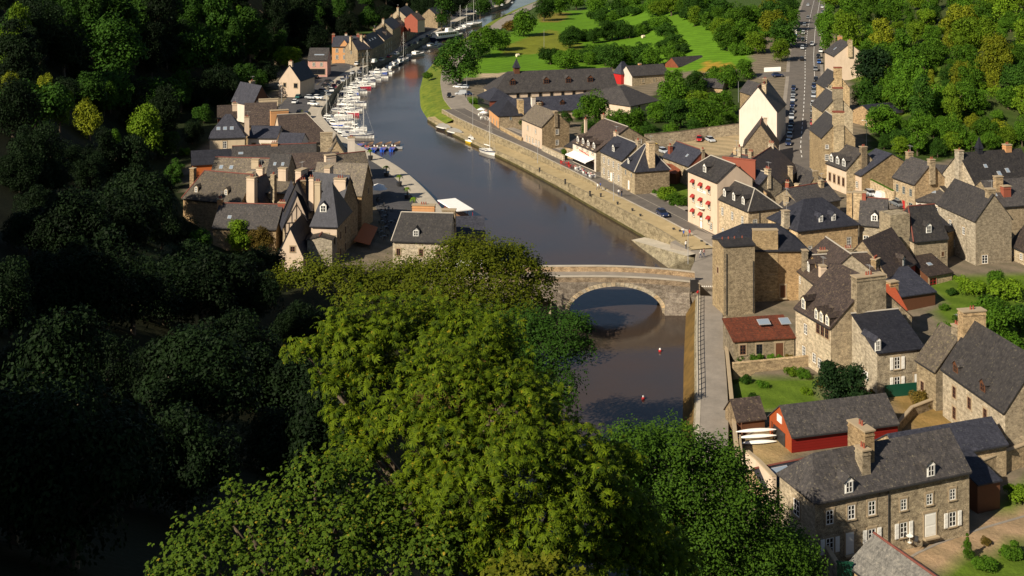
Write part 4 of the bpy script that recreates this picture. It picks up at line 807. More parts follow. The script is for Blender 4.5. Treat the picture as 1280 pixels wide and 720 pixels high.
rows = [((447,81),(464,79),9.6,5.5,S_BROWN,S_BROWN,SL_BLUE,'shaded slate house next to the orange brick villa on the left quay'),
        ((464.2,79),(480,70),9.6,6,S_GREY,M_CREAM,SL_BROWN,'house with a cream gable and three roof lights on the left quay'),
        ((480.3,69.8),(490.5,63),10.4,5,S_GREY,M_CREAM,SL_BROWN,'brown roofed house with a cream flank in the middle of the left quay row'),
        ((490.7,62.8),(501,56),13,5,S_GREY,S_GREY,SL_GREY,'tall grey house with a pointed roof on the left quay row'),
        ((501.2,55.8),(508,51),11.5,4.5,M_REDR,M_BEIGE,SL_BROWN,'narrow reddish house near the far end of the left quay row'),
        ((508.2,50.8),(519,44),15,5,S_GREY,M_BEIGE,SL_BROWN,'tall house with big chimneys at the far end of the left quay row'),
        ((521,42),(531,36.5),9,4,S_BROWN,M_BEIGE,SL_GREY,'low house after the tall one at the far end of the left quay row')]
for i, (a, b, he, rs, w1, w2, rf, lab) in enumerate(rows):
    a, b = W(a[0], a[1], 3.2), W(b[0], b[1], 3.2); a.z = b.z = he
    house('quay_terrace_house',lab,tuple(a),tuple(b),he,9,rs*.8,3.2,w1,w2,rf,group='terrace houses along the left quay',win=grid('F',[.6,3.4],[.12,.36,.62,.86],'w',1,1.5)+[('L',.5,4.2,'w')],chim=[(0,.5,.9,1.2,1,S_PALE,2),(1,.5,.7,1.1,.9,S_BROWN,2)],sky=[(.3,2.4,1,1),(.5,2.4,1,1),(.7,2.4,1,1)] if i == 1 else (),dorm=[(.5,1,1.2,1.3,'w')] if i in (2,4) else ())
house('far_cottage','small tiled cottage on the wooded slope beyond the quay row',(522,25),(531,24),15,9,3,10,M_CREAM,P_TERRA,SL_BROWN)
house('far_quay_house','shaded house with a dormered slate roof far along the left quay',(547,21),(563,15.5),9,10,4.5,3.6,S_GOLD,S_BROWN,SL_GREY,dorm=[(.5,.8,1.5,1.5,'w')],win=grid('F',[.8,3.4],[.2,.5,.8],'w'))
house('pink_gable_cottage','little pale pink gabled cottage at the edge of the big trees',(346,321),(379,321.5),5.8,14,5.4,3.2,M_CREAM,M_PINK,SL_BLUE,kind='cross',win=[('F',.6,3.6,'b',.9,1)])
house('chimney_wall_house','low stone house with a wide flat-topped wall just above the big trees',(384,300),(415,300),8.0,7,.6,3.2,S_PALE,S_PALE,SL_GREY,kind='cross',ridge=P_RIDGE)
# ------------------------------------------------------------------ trees
def leafmat(name, dark, lite, yel=None, trans=.15, amt=.3):
    m, t, b = newmat(name, .65, .08)
    v = objcoord(t); f = noise(t, v, 3.0, 3, .7); f2 = noise(t, v, 40, 1)
    c = mix(t, ramp(t, f, [(.35, (0,)*3), (.68, (1,)*3)]), dark, lite)
    c = mix(t, 1.0, c, mix(t, f2, (.55,)*3, (1.45,)*3), 'MULTIPLY')
    if yel: c = mix(t, ramp(t, noise(t, v, 7, 2), [(.62, (0,)*3), (.72, (1,)*3)]), c, yel)
    c = vary(t, c, amt); t.links.new(c, b.inputs['Base Color'])
    tr = t.nodes.new('ShaderNodeBsdfTranslucent'); t.links.new(c, tr.inputs['Color'])
    mx = t.nodes.new('ShaderNodeMixShader'); mx.inputs[0].default_value = trans
    t.links.new(b.outputs[0], mx.inputs[1]); t.links.new(tr.outputs[0], mx.inputs[2]); t.links.new(mx.outputs[0], t.nodes['Material Output'].inputs['Surface'])
    return m
LF = {'dark': leafmat('leaf_dark', (.014,.04,.005), (.042,.1,.01)), 'mid': leafmat('leaf_mid', (.028,.075,.005), (.085,.175,.012)), 'light': leafmat('leaf_light', (.06,.12,.006), (.16,.25,.015)),
      'yellow': leafmat('leaf_yellow', (.09,.12,.008), (.2,.215,.012)), 'rust': leafmat('leaf_rust', (.08,.06,.012), (.16,.11,.02)), 'conifer': leafmat('leaf_conifer', (.008,.022,.008), (.022,.05,.012)),
      'chestnut': leafmat('leaf_chestnut', (.014,.036,.002), (.145,.205,.007), (.28,.22,.012), .18, .25), 'maple': leafmat('leaf_maple', (.03,.06,.005), (.08,.13,.01), (.28,.2,.02), .18, .25), 'gold': leafmat('leaf_gold', (.05,.07,.005), (.17,.17,.012), None, .3, .25),
      'lime': leafmat('leaf_lime', (.03,.055,.004), (.15,.17,.008), (.22,.16,.012), .18), 'ash': leafmat('leaf_ash', (.013,.036,.004), (.055,.11,.008), None, .18),
      'shade': leafmat('leaf_shade', (.004,.009,.003), (.011,.024,.006), None, .1)}  # near-black leaves: the left slope's deep shade is put into their colour
rng = np.random.default_rng(5)
def quads_mesh(name, C, Nn, size, mat, aspect=1.0, jit=.5):
    """one small leaf-spray face per point, turned roughly along its normal"""
    n = len(C); r = rng.normal(size=(n,3)); Nn = Nn+r*jit; Nn /= np.linalg.norm(Nn, axis=1, keepdims=True)+1e-9
    t = np.cross(Nn, rng.normal(size=(n,3))); t /= np.linalg.norm(t, axis=1, keepdims=True)+1e-9; b = np.cross(Nn, t)
    s = size*(.6+.8*rng.random((n,1)))
    a = s*aspect; fold = Nn*s*.35
    v = np.stack([C-t*s, C-b*a*.55-fold*.3, C+t*s, C+b*a*.55-fold*.3], 1).reshape(-1,3)
    return raw_mesh(name, v, np.arange(4*n).reshape(-1,4), mat)
def raw_mesh(name, v, f, mat, mi=None):
    me = bpy.data.meshes.new(name); me.vertices.add(len(v)); me.vertices.foreach_set('co', np.asarray(v, float).ravel()); k = f.shape[1]
    me.loops.add(f.size); me.loops.foreach_set('vertex_index', f.ravel()); me.polygons.add(len(f))
    me.polygons.foreach_set('loop_start', np.arange(0, f.size, k)); me.polygons.foreach_set('loop_total', np.full(len(f), k))
    for m in (mat if isinstance(mat, (list, tuple)) else [mat]): me.materials.append(m)
    if mi is not None: me.polygons.foreach_set('material_index', mi)
    me.update(); me.validate(); return me
def sphere_pts(n):
    v = rng.normal(size=(n,3)); return v/np.linalg.norm(v, axis=1, keepdims=True)
def lumps(shape, k):
    """centres and radii of the boughs of a crown of unit radius, standing on z = 0"""
    c = []; an = rng.uniform(.78,1.22,3); off = rng.uniform(-.18,.18,3)*np.array([1,1,0])
    while len(c) < k:
        p = rng.uniform(-1,1,3); r = np.linalg.norm(p)
        if r > 1 or r < .35: continue
        if shape == 'round': q = p*np.array([.78,.78,.75])+np.array([0,0,.85]); rad = .3+.14*rng.random()
        elif shape == 'wide': q = p*np.array([.9,.9,.5])+np.array([0,0,.75]); rad = .28+.14*rng.random()
        elif shape == 'tall': q = p*np.array([.5,.5,1.1])+np.array([0,0,1.35]); rad = .26+.12*rng.random()
        elif shape == 'cone': z = rng.random(); q = np.array([p[0]*(1-z)*.75, p[1]*(1-z)*.75, .25+2.3*z]); rad = .12+.24*(1-z)
        elif shape == 'bush': q = p*np.array([.8,.8,.4])+np.array([0,0,.4]); rad = .28+.12*rng.random()
        c.append((q*an+off*q[2], rad*rng.uniform(.7,1.25)))
    return c
def crown_mesh(shape, mat, k=34, per=150, size=.06):
    C, N = [], []
    for q, rad in lumps(shape, k):
        d = sphere_pts(per); d[:,2] = np.where(d[:,2] < -.35, -d[:,2], d[:,2])
        rr = rad*(.72+.36*rng.random((per,1))); C.append(q+d*rr); N.append(d*.8+np.array([0,0,.35]))
    return quads_mesh('crown', np.concatenate(C), np.concatenate(N), size, mat)
def trunk_mesh(shape):
    mb = MB(); h = {'round':1.0,'wide':.8,'tall':1.6,'cone':2.2,'bush':.4}[shape]
    mb.tube([(0,0,-.25),(.01,.01,.2*h),(-.02,.02,.6*h),(.01,0,h)], [.075,.06,.045,.02], 7)
    for i in range(6):
        a = i*1.05+.3; z = h*(.3+.09*i); mb.tube([(0,0,z),(math.cos(a)*.25,math.sin(a)*.25,z+.16),(math.cos(a)*.5,math.sin(a)*.5,z+.34)], [.035,.024,.01], 5)
    return mb.mesh('trunk', P_TRUNK)
NV = 6
def tree(name, label, base, r, shape='round', leaf='mid', group=None, cat='tree', zs=1.0, var=None):
    v = rng.integers(NV) if var is None else var
    cm = cached(('crown', shape, leaf, int(v)), lambda: crown_mesh(shape, LF[leaf], **({'k':48,'per':300,'size':.036} if leaf == 'shade' else {'k':40,'per':150,'size':.05} if shape in ('cone',) else {'k':22,'per':150,'size':.07} if shape == 'bush' else {'k':38,'per':190,'size':.052})))
    tm = cached(('trunk', shape), lambda: trunk_mesh(shape))
    e = empty(name, base, float(rng.random()*6.28), label, cat, group); e.scale = (r, r, r*zs)
    put('trunk', tm, e); put('crown', cm, e)
    return e
def tree_px(name, label, u, y, rpx, shape='round', leaf='mid', group=None, cat='tree', zs=1.0, low=1.0):
    """u, y: centre of the crown in the picture, rpx: half its width"""
    hc = {'round':1.0,'wide':.75,'tall':1.35,'cone':1.2,'bush':.4}[shape]*zs
    b = G(u, y+rpx*hc*low)
    r = rpx*b.y/FPX
    # crown centre stands hc*r above the ground: move along the ray until it lines up
    for _ in range(4):
        top = b.z+hc*r; p = W(u, y, top)
        b = Vector((p.x, p.y, hgt(p.x, p.y))); r = rpx*b.y/FPX
    return tree(name, label, b, r, shape, leaf, group, cat, zs)
ORD = ['first','second','third','fourth','fifth','sixth','seventh','eighth','ninth','tenth','eleventh','twelfth','thirteenth','fourteenth','fifteenth','sixteenth','seventeenth','eighteenth','nineteenth','twentieth','twenty-first','twenty-second','twenty-third','twenty-fourth','twenty-fifth','twenty-sixth']
# single trees and hedges of the plain and the town (u, y, half width, shape, leaf, label)
T = [(575,80,27,'round','dark','big round dark tree at the bend of the river road'),(600,50,22,'round','mid','bushy tree on the bank behind the big round tree'),(625,45,18,'round','mid','green tree between the river and the first field'),
 (655,25,20,'round','mid','tall green tree at the far end of the field by the river'),(638,34,10,'bush','rust','small brownish bush between the riverside trees'),(680,12,14,'round','dark','dark tree at the far corner of the field'),(700,5,14,'round','mid','tree in the far hedge right of the river'),
 (745,136,21,'round','mid','full green tree in front of the slate range by the pale house'),(722,140,9,'round','mid','small tree left of the full green tree near the school'),(693,180,10,'bush','mid','clipped bush beside the cream two storey house'),(705,150,9,'round','dark','dark small tree behind the cream two storey house'),
 (647,152,8,'round','mid','ivy covered tree against the gatehouse corner'),(535,95,7,'bush','mid','low riverside willow bush on the grassy bank'),(605,125,9,'bush','dark','bush by the car park left of the school'),(592,127,7,'bush','mid','little bush beside the parked vans'),
 (775,152,17,'round','mid','leafy tree behind the gable of the white café'),(800,150,18,'round','mid','broad tree right of the school wing'),(822,135,18,'round','mid','bright tree beside the school wing wall'),(845,120,22,'round','mid','tall full tree in the grove right of the school'),(868,105,17,'round','dark','dark tree in the middle of the grove right of the school'),
 (850,140,20,'round','dark','dark leafy tree at the front of the grove'),(880,140,24,'round','mid','broad tree at the front right of the grove'),(905,128,18,'round','mid','tree at the right end of the grove beside the white gable'),(912,95,16,'round','mid','tree left of the cross street junction'),(935,85,14,'round','mid','leafy tree beside the bus shelter'),
 (976,63,14,'round','light','neat round tree left of the street near the crossing'),(945,108,10,'bush','mid','bush behind the white gable chimney'),(818,93,7,'round','dark','small round tree in front of the stone pavilion'),
 (1092,80,31,'tall','conifer','very tall dark tree right of the street houses'),(1030,25,16,'round','mid','rounded tree at the right edge of the upper street'),(1160,120,22,'cone','yellow','tall yellow green conifer on the right hillside'),(1105,150,22,'round','mid','bushy tree before the low blue roof on the right'),(1112,105,16,'round','mid','bright leafy tree below the very tall dark tree'),
 (1095,215,9,'bush','mid','bush on the garden wall of the upper street'),(1105,205,10,'round','mid','leafy tree on top of the street garden wall'),(1120,200,9,'bush','light','light bush left of the red door house'),(1035,213,5,'bush','light','climbing shrub at the street corner'),(1062,222,4,'bush','rust','reddish climber on the cream row house'),
 (835,245,15,'bush','light','light green shrub in the quay garden'),(848,252,14,'bush','mid','thick dark shrub in the quay garden'),(822,240,10,'bush','mid','shrub at the left of the quay garden'),
 (1235,390,32,'round','mid','large garden tree right of the stepped lawn'),(1260,365,22,'bush','light','light leafy shrub at the right edge of the garden'),(1215,360,18,'bush','light','yellow green bush at the top of the walled garden'),(1262,430,24,'bush','mid','shrub behind the long gabled house'),(1190,365,8,'bush','dark','small dark bush beside the lean-to annex'),(1180,385,7,'bush','mid','small bush on the vegetable plot'),
 (1046,474,30,'tall','conifer','dark upright yew above the boat shed roof'),(1076,480,27,'tall','conifer','second dark yew right of the taller yew'),(946,448,11,'bush','mid','flowering shrub in front of the red roof cottage'),(970,450,11,'bush','mid','green shrub beside the cottage door'),(990,465,10,'bush','light','light shrub at the corner of the cottage garden wall'),(985,448,7,'bush','rust','red flowered bush by the cottage terrace'),
 (932,475,9,'bush','dark','dark round bush at the corner of the lawn'),(955,480,9,'bush','mid','clipped ball bush on the lawn'),(1005,468,10,'bush','mid','spreading bush on the lawn wall'),(1025,480,7,'bush','rust','reddish bush beside the yews'),(910,425,6,'bush','light','ivy bush on the towpath wall'),(945,527,10,'bush','rust','brown hedge above the rowing boats'),(858,535,8,'bush','light','grassy tuft at the end of the towpath railing'),
 (1150,500,16,'bush','rust','tangle of brambles in the yard of the old house'),(1211,686,11,'cone','mid','small clipped cypress on the bottom right lawn'),(1232,705,16,'bush','mid','palm like shrub on the bottom right lawn'),(1262,690,16,'bush','mid','leafy shrub at the right edge of the lawn'),(1232,678,8,'bush','rust','pink flowered shrub on the bottom right lawn'),(1275,620,18,'bush','light','sunlit shrub below the stone garden wall'),
 (230,190,9,'bush','mid','roof garden bush left of the rough brown roof'),(300,296,19,'round','light','bright shrub in front of the red ridge house'),(328,298,17,'round','rust','autumn coloured shrub below the lilac roof'),(282,293,14,'round','yellow','yellow green shrub beside the shaded wall'),(362,70,16,'round','light','sunlit tree left of the pink house'),(425,72,7,'bush','light','garden bush before the orange villa'),(362,110,7,'bush','mid','garden shrub in front of the cream gable'),
 (1180,410,14,'bush','mid','shrub at the left foot of the walled garden'),(1205,400,16,'bush','dark','dark shrub in the middle of the walled garden'),(1245,345,14,'round','mid','young tree at the top right of the walled garden'),(1275,395,20,'round','dark','dark tree at the right edge of the walled garden'),(1200,350,9,'bush','light','pale shrub under the broad blank gable'),(1225,420,16,'bush','light','light shrub above the long gabled house'),
 (925,447,8,'bush','mid','low shrub at the cottage corner by the towpath'),(958,443,7,'bush','light','pale shrub under the cottage window'),(1008,490,8,'bush','light','pale shrub on the lawn before the yews'),(940,495,6,'bush','dark','small dark bush near the potting hut'),(1060,500,10,'bush','mid','low shrub between yews and shed roof'),(1095,490,8,'bush','rust','pink flowering bush by the green fence'),(1160,485,10,'bush','light','yellowish shrub in the yard corner'),
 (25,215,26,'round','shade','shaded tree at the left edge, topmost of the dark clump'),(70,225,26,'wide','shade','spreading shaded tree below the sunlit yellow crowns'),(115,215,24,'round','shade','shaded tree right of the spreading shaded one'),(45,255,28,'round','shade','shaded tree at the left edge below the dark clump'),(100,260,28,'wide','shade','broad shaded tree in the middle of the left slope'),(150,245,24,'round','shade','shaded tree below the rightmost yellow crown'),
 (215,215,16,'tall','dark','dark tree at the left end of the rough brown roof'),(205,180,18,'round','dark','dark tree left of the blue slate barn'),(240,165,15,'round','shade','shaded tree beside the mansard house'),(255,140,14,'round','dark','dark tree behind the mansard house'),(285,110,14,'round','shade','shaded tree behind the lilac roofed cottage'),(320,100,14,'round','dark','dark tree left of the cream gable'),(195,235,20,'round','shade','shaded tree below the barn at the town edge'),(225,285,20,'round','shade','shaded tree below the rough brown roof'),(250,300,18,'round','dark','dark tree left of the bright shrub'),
 (735,158,12,'round','dark','dark tree behind the roof of the white café'),(762,166,11,'round','mid','tree against the gable wall of the white café'),(788,168,13,'round','mid','tree at the left end of the mossy yard wall'),(812,164,13,'round','dark','dark tree above the left half of the yard wall'),(838,162,13,'round','mid','tree above the middle of the mossy yard wall'),(868,158,12,'round','dark','dark tree above the parked red car'),(896,154,12,'round','mid','tree above the silver car in the yard'),(915,148,9,'round','mid','small tree touching the white gable'),(845,98,14,'round','mid','tree between the school wing and the field barn'),(893,95,14,'round','mid','tree right of the field barn'),(875,125,16,'round','light','light tree in the heart of the grove'),
 (1125,182,11,'round','light','light tree behind the dark roofed row house'),(1150,180,12,'round','mid','tree behind the red door house chimney'),(1172,186,11,'round','dark','dark tree left of the manor roof'),(1190,178,13,'round','light','light tree above the sloping roof house'),(1215,176,12,'round','mid','tree behind the manor roof turret'),(1240,174,13,'round','mid','tree behind the middle of the manor roof'),(1262,172,13,'round','light','light tree behind the red manor chimney'),(1105,178,9,'round','dark','dark tree beside the upper street lamp'),(1140,160,12,'round','mid','tree right of the low blue roof'),
 (720,195,4,'bush','dark','small tree beside the white café'),(706,192,7,'round','mid','rounded tree on the quay left of the white café')]
for k, (u, y, r, lf) in enumerate([(112,145,20,'yellow'),(75,140,18,'light'),(182,165,24,'light'),(20,25,20,'light'),(95,30,18,'mid'),(235,68,15,'light'),(60,112,16,'yellow'),(150,200,16,'mid'),(15,110,16,'yellow'),(130,125,14,'mid'),(170,45,14,'mid'),(300,30,12,'mid'),(10,65,16,'light')]):
    tree_px('hillside_tree', f"{'yellow green' if lf == 'yellow' else 'bright green'} sunlit tree standing above the dark left slope, {ORD[k]} of its kind", u, y, r, ('round','wide','round','tall')[k % 4], lf, 'sunlit trees on the left slope', zs=(1.5,1.9,1.35,1.6)[k % 4])
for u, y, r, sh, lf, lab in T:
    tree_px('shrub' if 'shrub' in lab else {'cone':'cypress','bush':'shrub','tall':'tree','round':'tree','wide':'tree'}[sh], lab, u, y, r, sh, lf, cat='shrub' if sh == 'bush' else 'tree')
# hedges of the fields: rows of separate trees
def hedge(pts0, r, where, leafs=('mid','dark'), shape='round', name='hedge_tree'):
    pts = []
    for k, q in enumerate(pts0):
        pts.append(q)
        if k+1 < len(pts0) and len(pts0) < 12 and name == 'hedge_tree' and math.hypot(pts0[k+1][0]-q[0], pts0[k+1][1]-q[1]) < 19: pts.append(((q[0]+pts0[k+1][0])/2, (q[1]+pts0[k+1][1])/2+2))
    n = len(pts)
    for i, (u, y) in enumerate(pts):
        lf = leafs[rng.integers(len(leafs))]; shape = ('round','bush','wide','round')[rng.integers(4)] if name == 'hedge_tree' else 'bush'
        tree_px(name, f"{'dark' if lf == 'dark' else 'light' if lf == 'light' else 'green'} hedge tree, {ORD[i]} from the left {where}", u+rng.uniform(-1,1), y+rng.uniform(-1,1), r*rng.uniform(.9,1.6), shape, lf, 'hedge trees '+where, low=.6)
hedge([(688,70),(702,72),(716,68),(730,70),(744,67),(758,70),(772,68),(786,66),(800,68),(815,72)], 10, 'in the hedge behind the school roof')
hedge([(706,46),(720,42),(735,44),(750,40),(765,38),(780,36),(795,36),(808,32)], 9, 'in the hedge between the two fields')
hedge([(742,20),(756,16),(770,20),(785,12),(798,10)], 8, 'along the far edge of the upper field',('dark','mid'))
hedge([(826,30),(834,42),(842,52),(850,62),(840,70),(830,58)], 9, 'in the hedge left of the sloping field')
hedge([(815,6),(832,8),(848,4),(866,8),(884,4),(902,10),(860,18),(876,20)], 11, 'at the top edge above the fields',('mid','dark','light'))
hedge([(890,30),(905,38),(916,50),(925,62),(934,40),(920,25),(948,52),(900,18),(940,20),(955,35)], 13, 'on the wooded bank right of the sloping field',('mid','light','mid'))
hedge([(965,12),(972,26),(962,40),(985,42),(980,8),(985,25)], 13, 'along the left side of the upper street',('mid','yellow','dark'))
hedge([(600,4),(625,2),(720,2),(745,4),(770,2),(790,-2)], 11, 'along the far end of the valley',('dark','mid'))
hedge([(968,215),(1048,262)], 2, 'in pots by the roofs', ('mid',), 'bush', 'potted_bush')
# the wooded hillsides: every tree a thing of its own, row by row up the slope
def forest(rows, where, name, leafs, sizes, shapes=('round','round','tall','wide'), zs=1.15, keep=None):
    for j, (pts, r) in enumerate(rows):
        n = len(pts)
        for i, (u, y) in enumerate(pts):
            if keep and not keep(u, y): continue
            lf = leafs[rng.integers(len(leafs))]; sh = shapes[rng.integers(len(shapes))]
            wher = where
            tone = {'dark':'dark green','mid':'mid green','light':'light green','yellow':'yellow green','shade':'deeply shaded','rust':'brownish','conifer':'blackish'}[lf]
            form = {'round':'rounded','tall':'upright','wide':'spreading','cone':'pointed','bush':'low bushy'}[sh]
            tree_px(name, f"{tone} {form} tree {where}, {ORD[i]} from left in {ORD[j]} row", u+rng.uniform(-9,9), y+rng.uniform(-7,7), r*rng.uniform(.65,1.4), sh, lf, 'trees '+where, zs=zs*rng.uniform(.85,1.25))
def row(u0, y0, u1, y1, n): return [(u0+(u1-u0)*(k+.5)/n, y0+(y1-y0)*(k+.5)/n) for k in range(n)]
forest([(row(1120,168,1285,158,8),15),(row(1085,128,1290,122,9),17),(row(1120,98,1295,98,8),17),(row(1045,62,1295,75,11),17),(row(1025,38,1295,52,11),17),(row(1030,16,1295,30,12),16),(row(1035,-6,1295,8,11),16),(row(1080,-24,1290,-14,9),16)],
       'on the right hillside','hillside_tree',('mid','mid','light','mid','dark','yellow','light'),None)
forest([(row(1100,150,1290,140,7),9),(row(1085,112,1290,110,8),9),(row(1110,84,1290,86,8),9),(row(1060,50,1290,62,8),9),(row(1050,28,1290,40,8),8)], 'among the right hillside trees','hillside_shrub',('mid','light','mid','dark'),None,shapes=('wide','bush'))
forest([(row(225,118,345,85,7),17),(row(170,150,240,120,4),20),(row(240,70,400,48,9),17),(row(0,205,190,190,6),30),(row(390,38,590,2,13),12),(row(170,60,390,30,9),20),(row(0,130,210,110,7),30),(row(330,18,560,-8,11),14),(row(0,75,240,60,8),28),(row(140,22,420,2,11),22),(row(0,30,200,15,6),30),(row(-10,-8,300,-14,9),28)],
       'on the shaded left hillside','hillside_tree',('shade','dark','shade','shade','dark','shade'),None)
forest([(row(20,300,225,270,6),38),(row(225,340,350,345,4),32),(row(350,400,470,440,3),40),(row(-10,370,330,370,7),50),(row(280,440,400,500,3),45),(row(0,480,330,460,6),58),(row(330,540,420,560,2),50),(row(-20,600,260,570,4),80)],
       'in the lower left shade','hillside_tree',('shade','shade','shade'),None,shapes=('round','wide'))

# ------------------------------------------------------------------ the near trees, leaf by leaf
def leaf_shape(kind):
    """palmate leaf lying in the x-y plane, stalk at the origin, unit span"""
    mb = []; fs = []
    if kind == 'chestnut':
        for k in range(6):
            a = (k-2.5)*.62; d = np.array([math.sin(a), math.cos(a)]); n = np.array([d[1], -d[0]]); L = .66-.06*abs(k-2.5)
            b = len(mb); drop = -.16
            mb += [(0,0,0), (*(d*L*.62+n*.085),drop*.45), (*(d*L),drop*1.7), (*(d*L*.62-n*.085),drop*.45)]; fs.append((b,b+1,b+2,b+3))
    elif kind == 'maple':
        for k in range(3):
            a = (k-1)*.85; d = np.array([math.sin(a), math.cos(a)]); n = np.array([d[1], -d[0]]); L = .55 if k == 1 else .46
            b = len(mb); mb += [(0,0,0), (*(d*L*.5+n*.17),-.03), (*(d*L),-.12), (*(d*L*.5-n*.17),-.03)]; fs.append((b,b+1,b+2,b+3))
    else:
        mb = [(0,0,0),(.16,.25,-.02),(0,.55,-.1),(-.16,.25,-.02)]; fs = [(0,1,2,3)]
    return np.array(mb, float), np.array(fs)
def leaf_frames(C, N, droop=.35):
    n = len(C); z = N/np.linalg.norm(N, axis=1, keepdims=True)
    o = rng.normal(size=(n,3)); y = o-z*np.sum(o*z, 1, keepdims=True); y /= np.linalg.norm(y, axis=1, keepdims=True); x = np.cross(y, z)
    return np.stack([x,y,z], 2)
def near_tree(name, label, blobs, leafkind, span, lf, per_m2, trunk_base, parts=300, extra=None, cat='tree'):
    """blobs: (u, y, radius in px, distance) boughs of the crown"""
    root = empty(name, trunk_base, 0, label, cat); O = Vector(trunk_base)
    Cs, Ns, Rb = [], [], []
    for u, y, rp, Z in blobs:
        r = rp*Z/FPX; c = np.array([(u-640)*Z/FPX, Z, CAMH-(y-YH)*Z/FPX])
        n = int(per_m2*4*math.pi*r*r); d = sphere_pts(n); d[:,2] = np.where(d[:,2] < -.3, -d[:,2]*.6, d[:,2])
        rr = r*(1.1-.62*rng.random((n,1))**1.3); wob = 1+.24*np.sin(d[:,[0]]*7+u)*np.cos(d[:,[1]]*6+y)
        Cs.append(c+d*rr*wob*np.array([1,1,.85])); Ns.append(d*.45+np.array([-.15,-.25,.75])+rng.normal(size=(n,3))*.3); Rb.append(c)
    C = np.concatenate(Cs); N = np.concatenate(Ns)
    gap = np.array([mnoise.noise(Vector(q*(2.6/max(.25, span*6)))) for q in C]); keep_ = (gap > -.26) if span < .45 or lf == 'lime' else np.ones(len(C), bool); C, N = C[keep_], N[keep_]; F = leaf_frames(C, N); S = span*(.7+.6*rng.random(len(C)))
    lv, lfc = leaf_shape(leafkind)
    px = 640+FPX*C[:,0]/C[:,1]; py = YH+FPX*(CAMH-C[:,2])/C[:,1]
    k = len(lv)
    inview = (px > 0) & (px < 1280) & (py < 715) & (py > 0)
    front = np.argsort(np.where(inview, C[:,1], 1e6))[:parts*3]; pick = rng.choice(front, min(parts, len(front)), replace=False) if parts else np.array([], int)
    rest = np.setdiff1d(np.arange(len(C)), pick)
    V = C[rest][:,None,:]+np.einsum('nij,kj->nki', F[rest], lv)*S[rest][:,None,None]-np.array(O)
    f = (np.arange(len(rest))[:,None,None]*k+lfc[None]).reshape(-1,4)
    tag(put('foliage', raw_mesh('foliage', V.reshape(-1,3), f, LF[lf]), root), kind='stuff')
    lm = cached(('leaf', leafkind, lf), lambda: raw_mesh('leaf', lv, lfc, LF[lf]))
    for i in pick:
        o = put('leaf', lm, root); M = Matrix([[*(F[i][r]*S[i]), C[i][r]-O[r]] for r in range(3)]+[[0,0,0,1]]); o.matrix_local = M
    mb = MB(); top = Vector(np.mean(Rb, axis=0))-O
    mb.tube([(0,0,-1),top*.3,top*.62+Vector((.3,.2,0)),top], [.5,.42,.3,.14], 9)
    mb.build('trunk', P_TRUNK, root, smooth=True)
    for c in Rb:
        mb = MB(); q = Vector(c)-O; s = top*(.45+.3*rng.random()); m = s.lerp(q, .5)+Vector((0,0,-.5)); mb.tube([s,m,q], [.17,.1,.03], 6); mb.build('limb', P_TRUNK, root, smooth=True)
    return root
def gz(x, y, dz=0): return (x, y, hgt(x, y)+dz)
near_tree('chestnut_tree','big sunlit chestnut with fingered leaves in the middle of the foreground',
    [(455,425,62,37),(520,420,60,38),(590,425,60,38),(620,460,52,38),(668,498,40,38),(480,470,45,37),(560,480,62,35),(630,510,62,35),(690,545,42,36),(500,530,45,35),(560,545,55,34),(640,575,62,33),(710,585,60,34),(745,625,48,35),(590,620,60,33),(690,650,60,33),(620,690,60,33),(720,710,60,34),(790,680,40,36),(540,600,45,34),(420,480,34,37),(500,650,55,34),(450,560,40,36),(560,680,50,33),(780,650,52,36),(820,700,50,37),(770,580,34,37),(430,520,30,37),(380,440,26,38)],
    'chestnut', .26, 'chestnut', 42, gz(0,42))
near_tree('maple_tree','young maple with yellow seed clusters at the lower left of the foreground',
    [(395,600,42,33),(350,640,48,32),(290,655,42,32),(250,690,50,31),(420,660,55,32),(340,710,60,31),(470,640,45,33),(480,700,60,32),(440,590,28,34),(230,730,50,31),(290,610,18,33),(410,700,50,31),(540,690,45,32)],
    'maple', .17, 'maple', 60, gz(-6,36))
near_tree('golden_shrub','golden leaved shrub at the very bottom of the foreground',
    [(655,722,30,29),(690,705,18,29.5),(620,718,22,29),(640,700,14,29.5),(720,728,22,29)], 'maple', .2, 'gold', 60, gz(.5,30), parts=120, cat='shrub')
near_tree('lime_tree','rounded sunlit tree by the bridge behind the chestnut',
    [(590,335,46,190),(632,345,44,192),(545,350,42,188),(505,365,42,186),(560,385,52,182),(615,390,55,184),(660,375,34,192),(676,352,20,196),(455,370,38,184),(425,350,34,186),(392,345,30,188),(600,322,34,193),(655,335,26,194),(505,345,30,190),(470,350,26,190),(360,352,26,188),(570,312,22,192),(640,318,20,194)],
    'simple', .8, 'lime', 11, gz(-8,190), parts=0)
near_tree('overhanging_tree','dark leafy tree leaning over the water below the bridge',
    [(700,415,34,152),(715,440,28,152),(680,440,40,150),(720,405,20,152),(730,430,14,152),(690,480,38,148),(660,410,34,152),(698,505,26,146),(650,470,45,148),(735,412,9,153),(640,430,40,152),(610,420,40,154)],
    'simple', .6, 'dark', 12, gz(-6,150), parts=0)
near_tree('ash_tree','broad fine leaved tree at the bottom right over the end of the towpath',
    [(790,560,36,109),(840,560,40,111),(890,575,36,113),(830,600,55,111),(890,620,55,113),(940,640,42,116),(800,630,50,110),(860,660,60,112),(930,690,60,115),(980,690,40,117),(800,690,50,110),(870,715,60,113),(770,590,34,108),(960,720,60,116),(910,590,28,114),(1000,720,30,118)],
    'simple', .5, 'ash', 30, gz(17,112), parts=0)
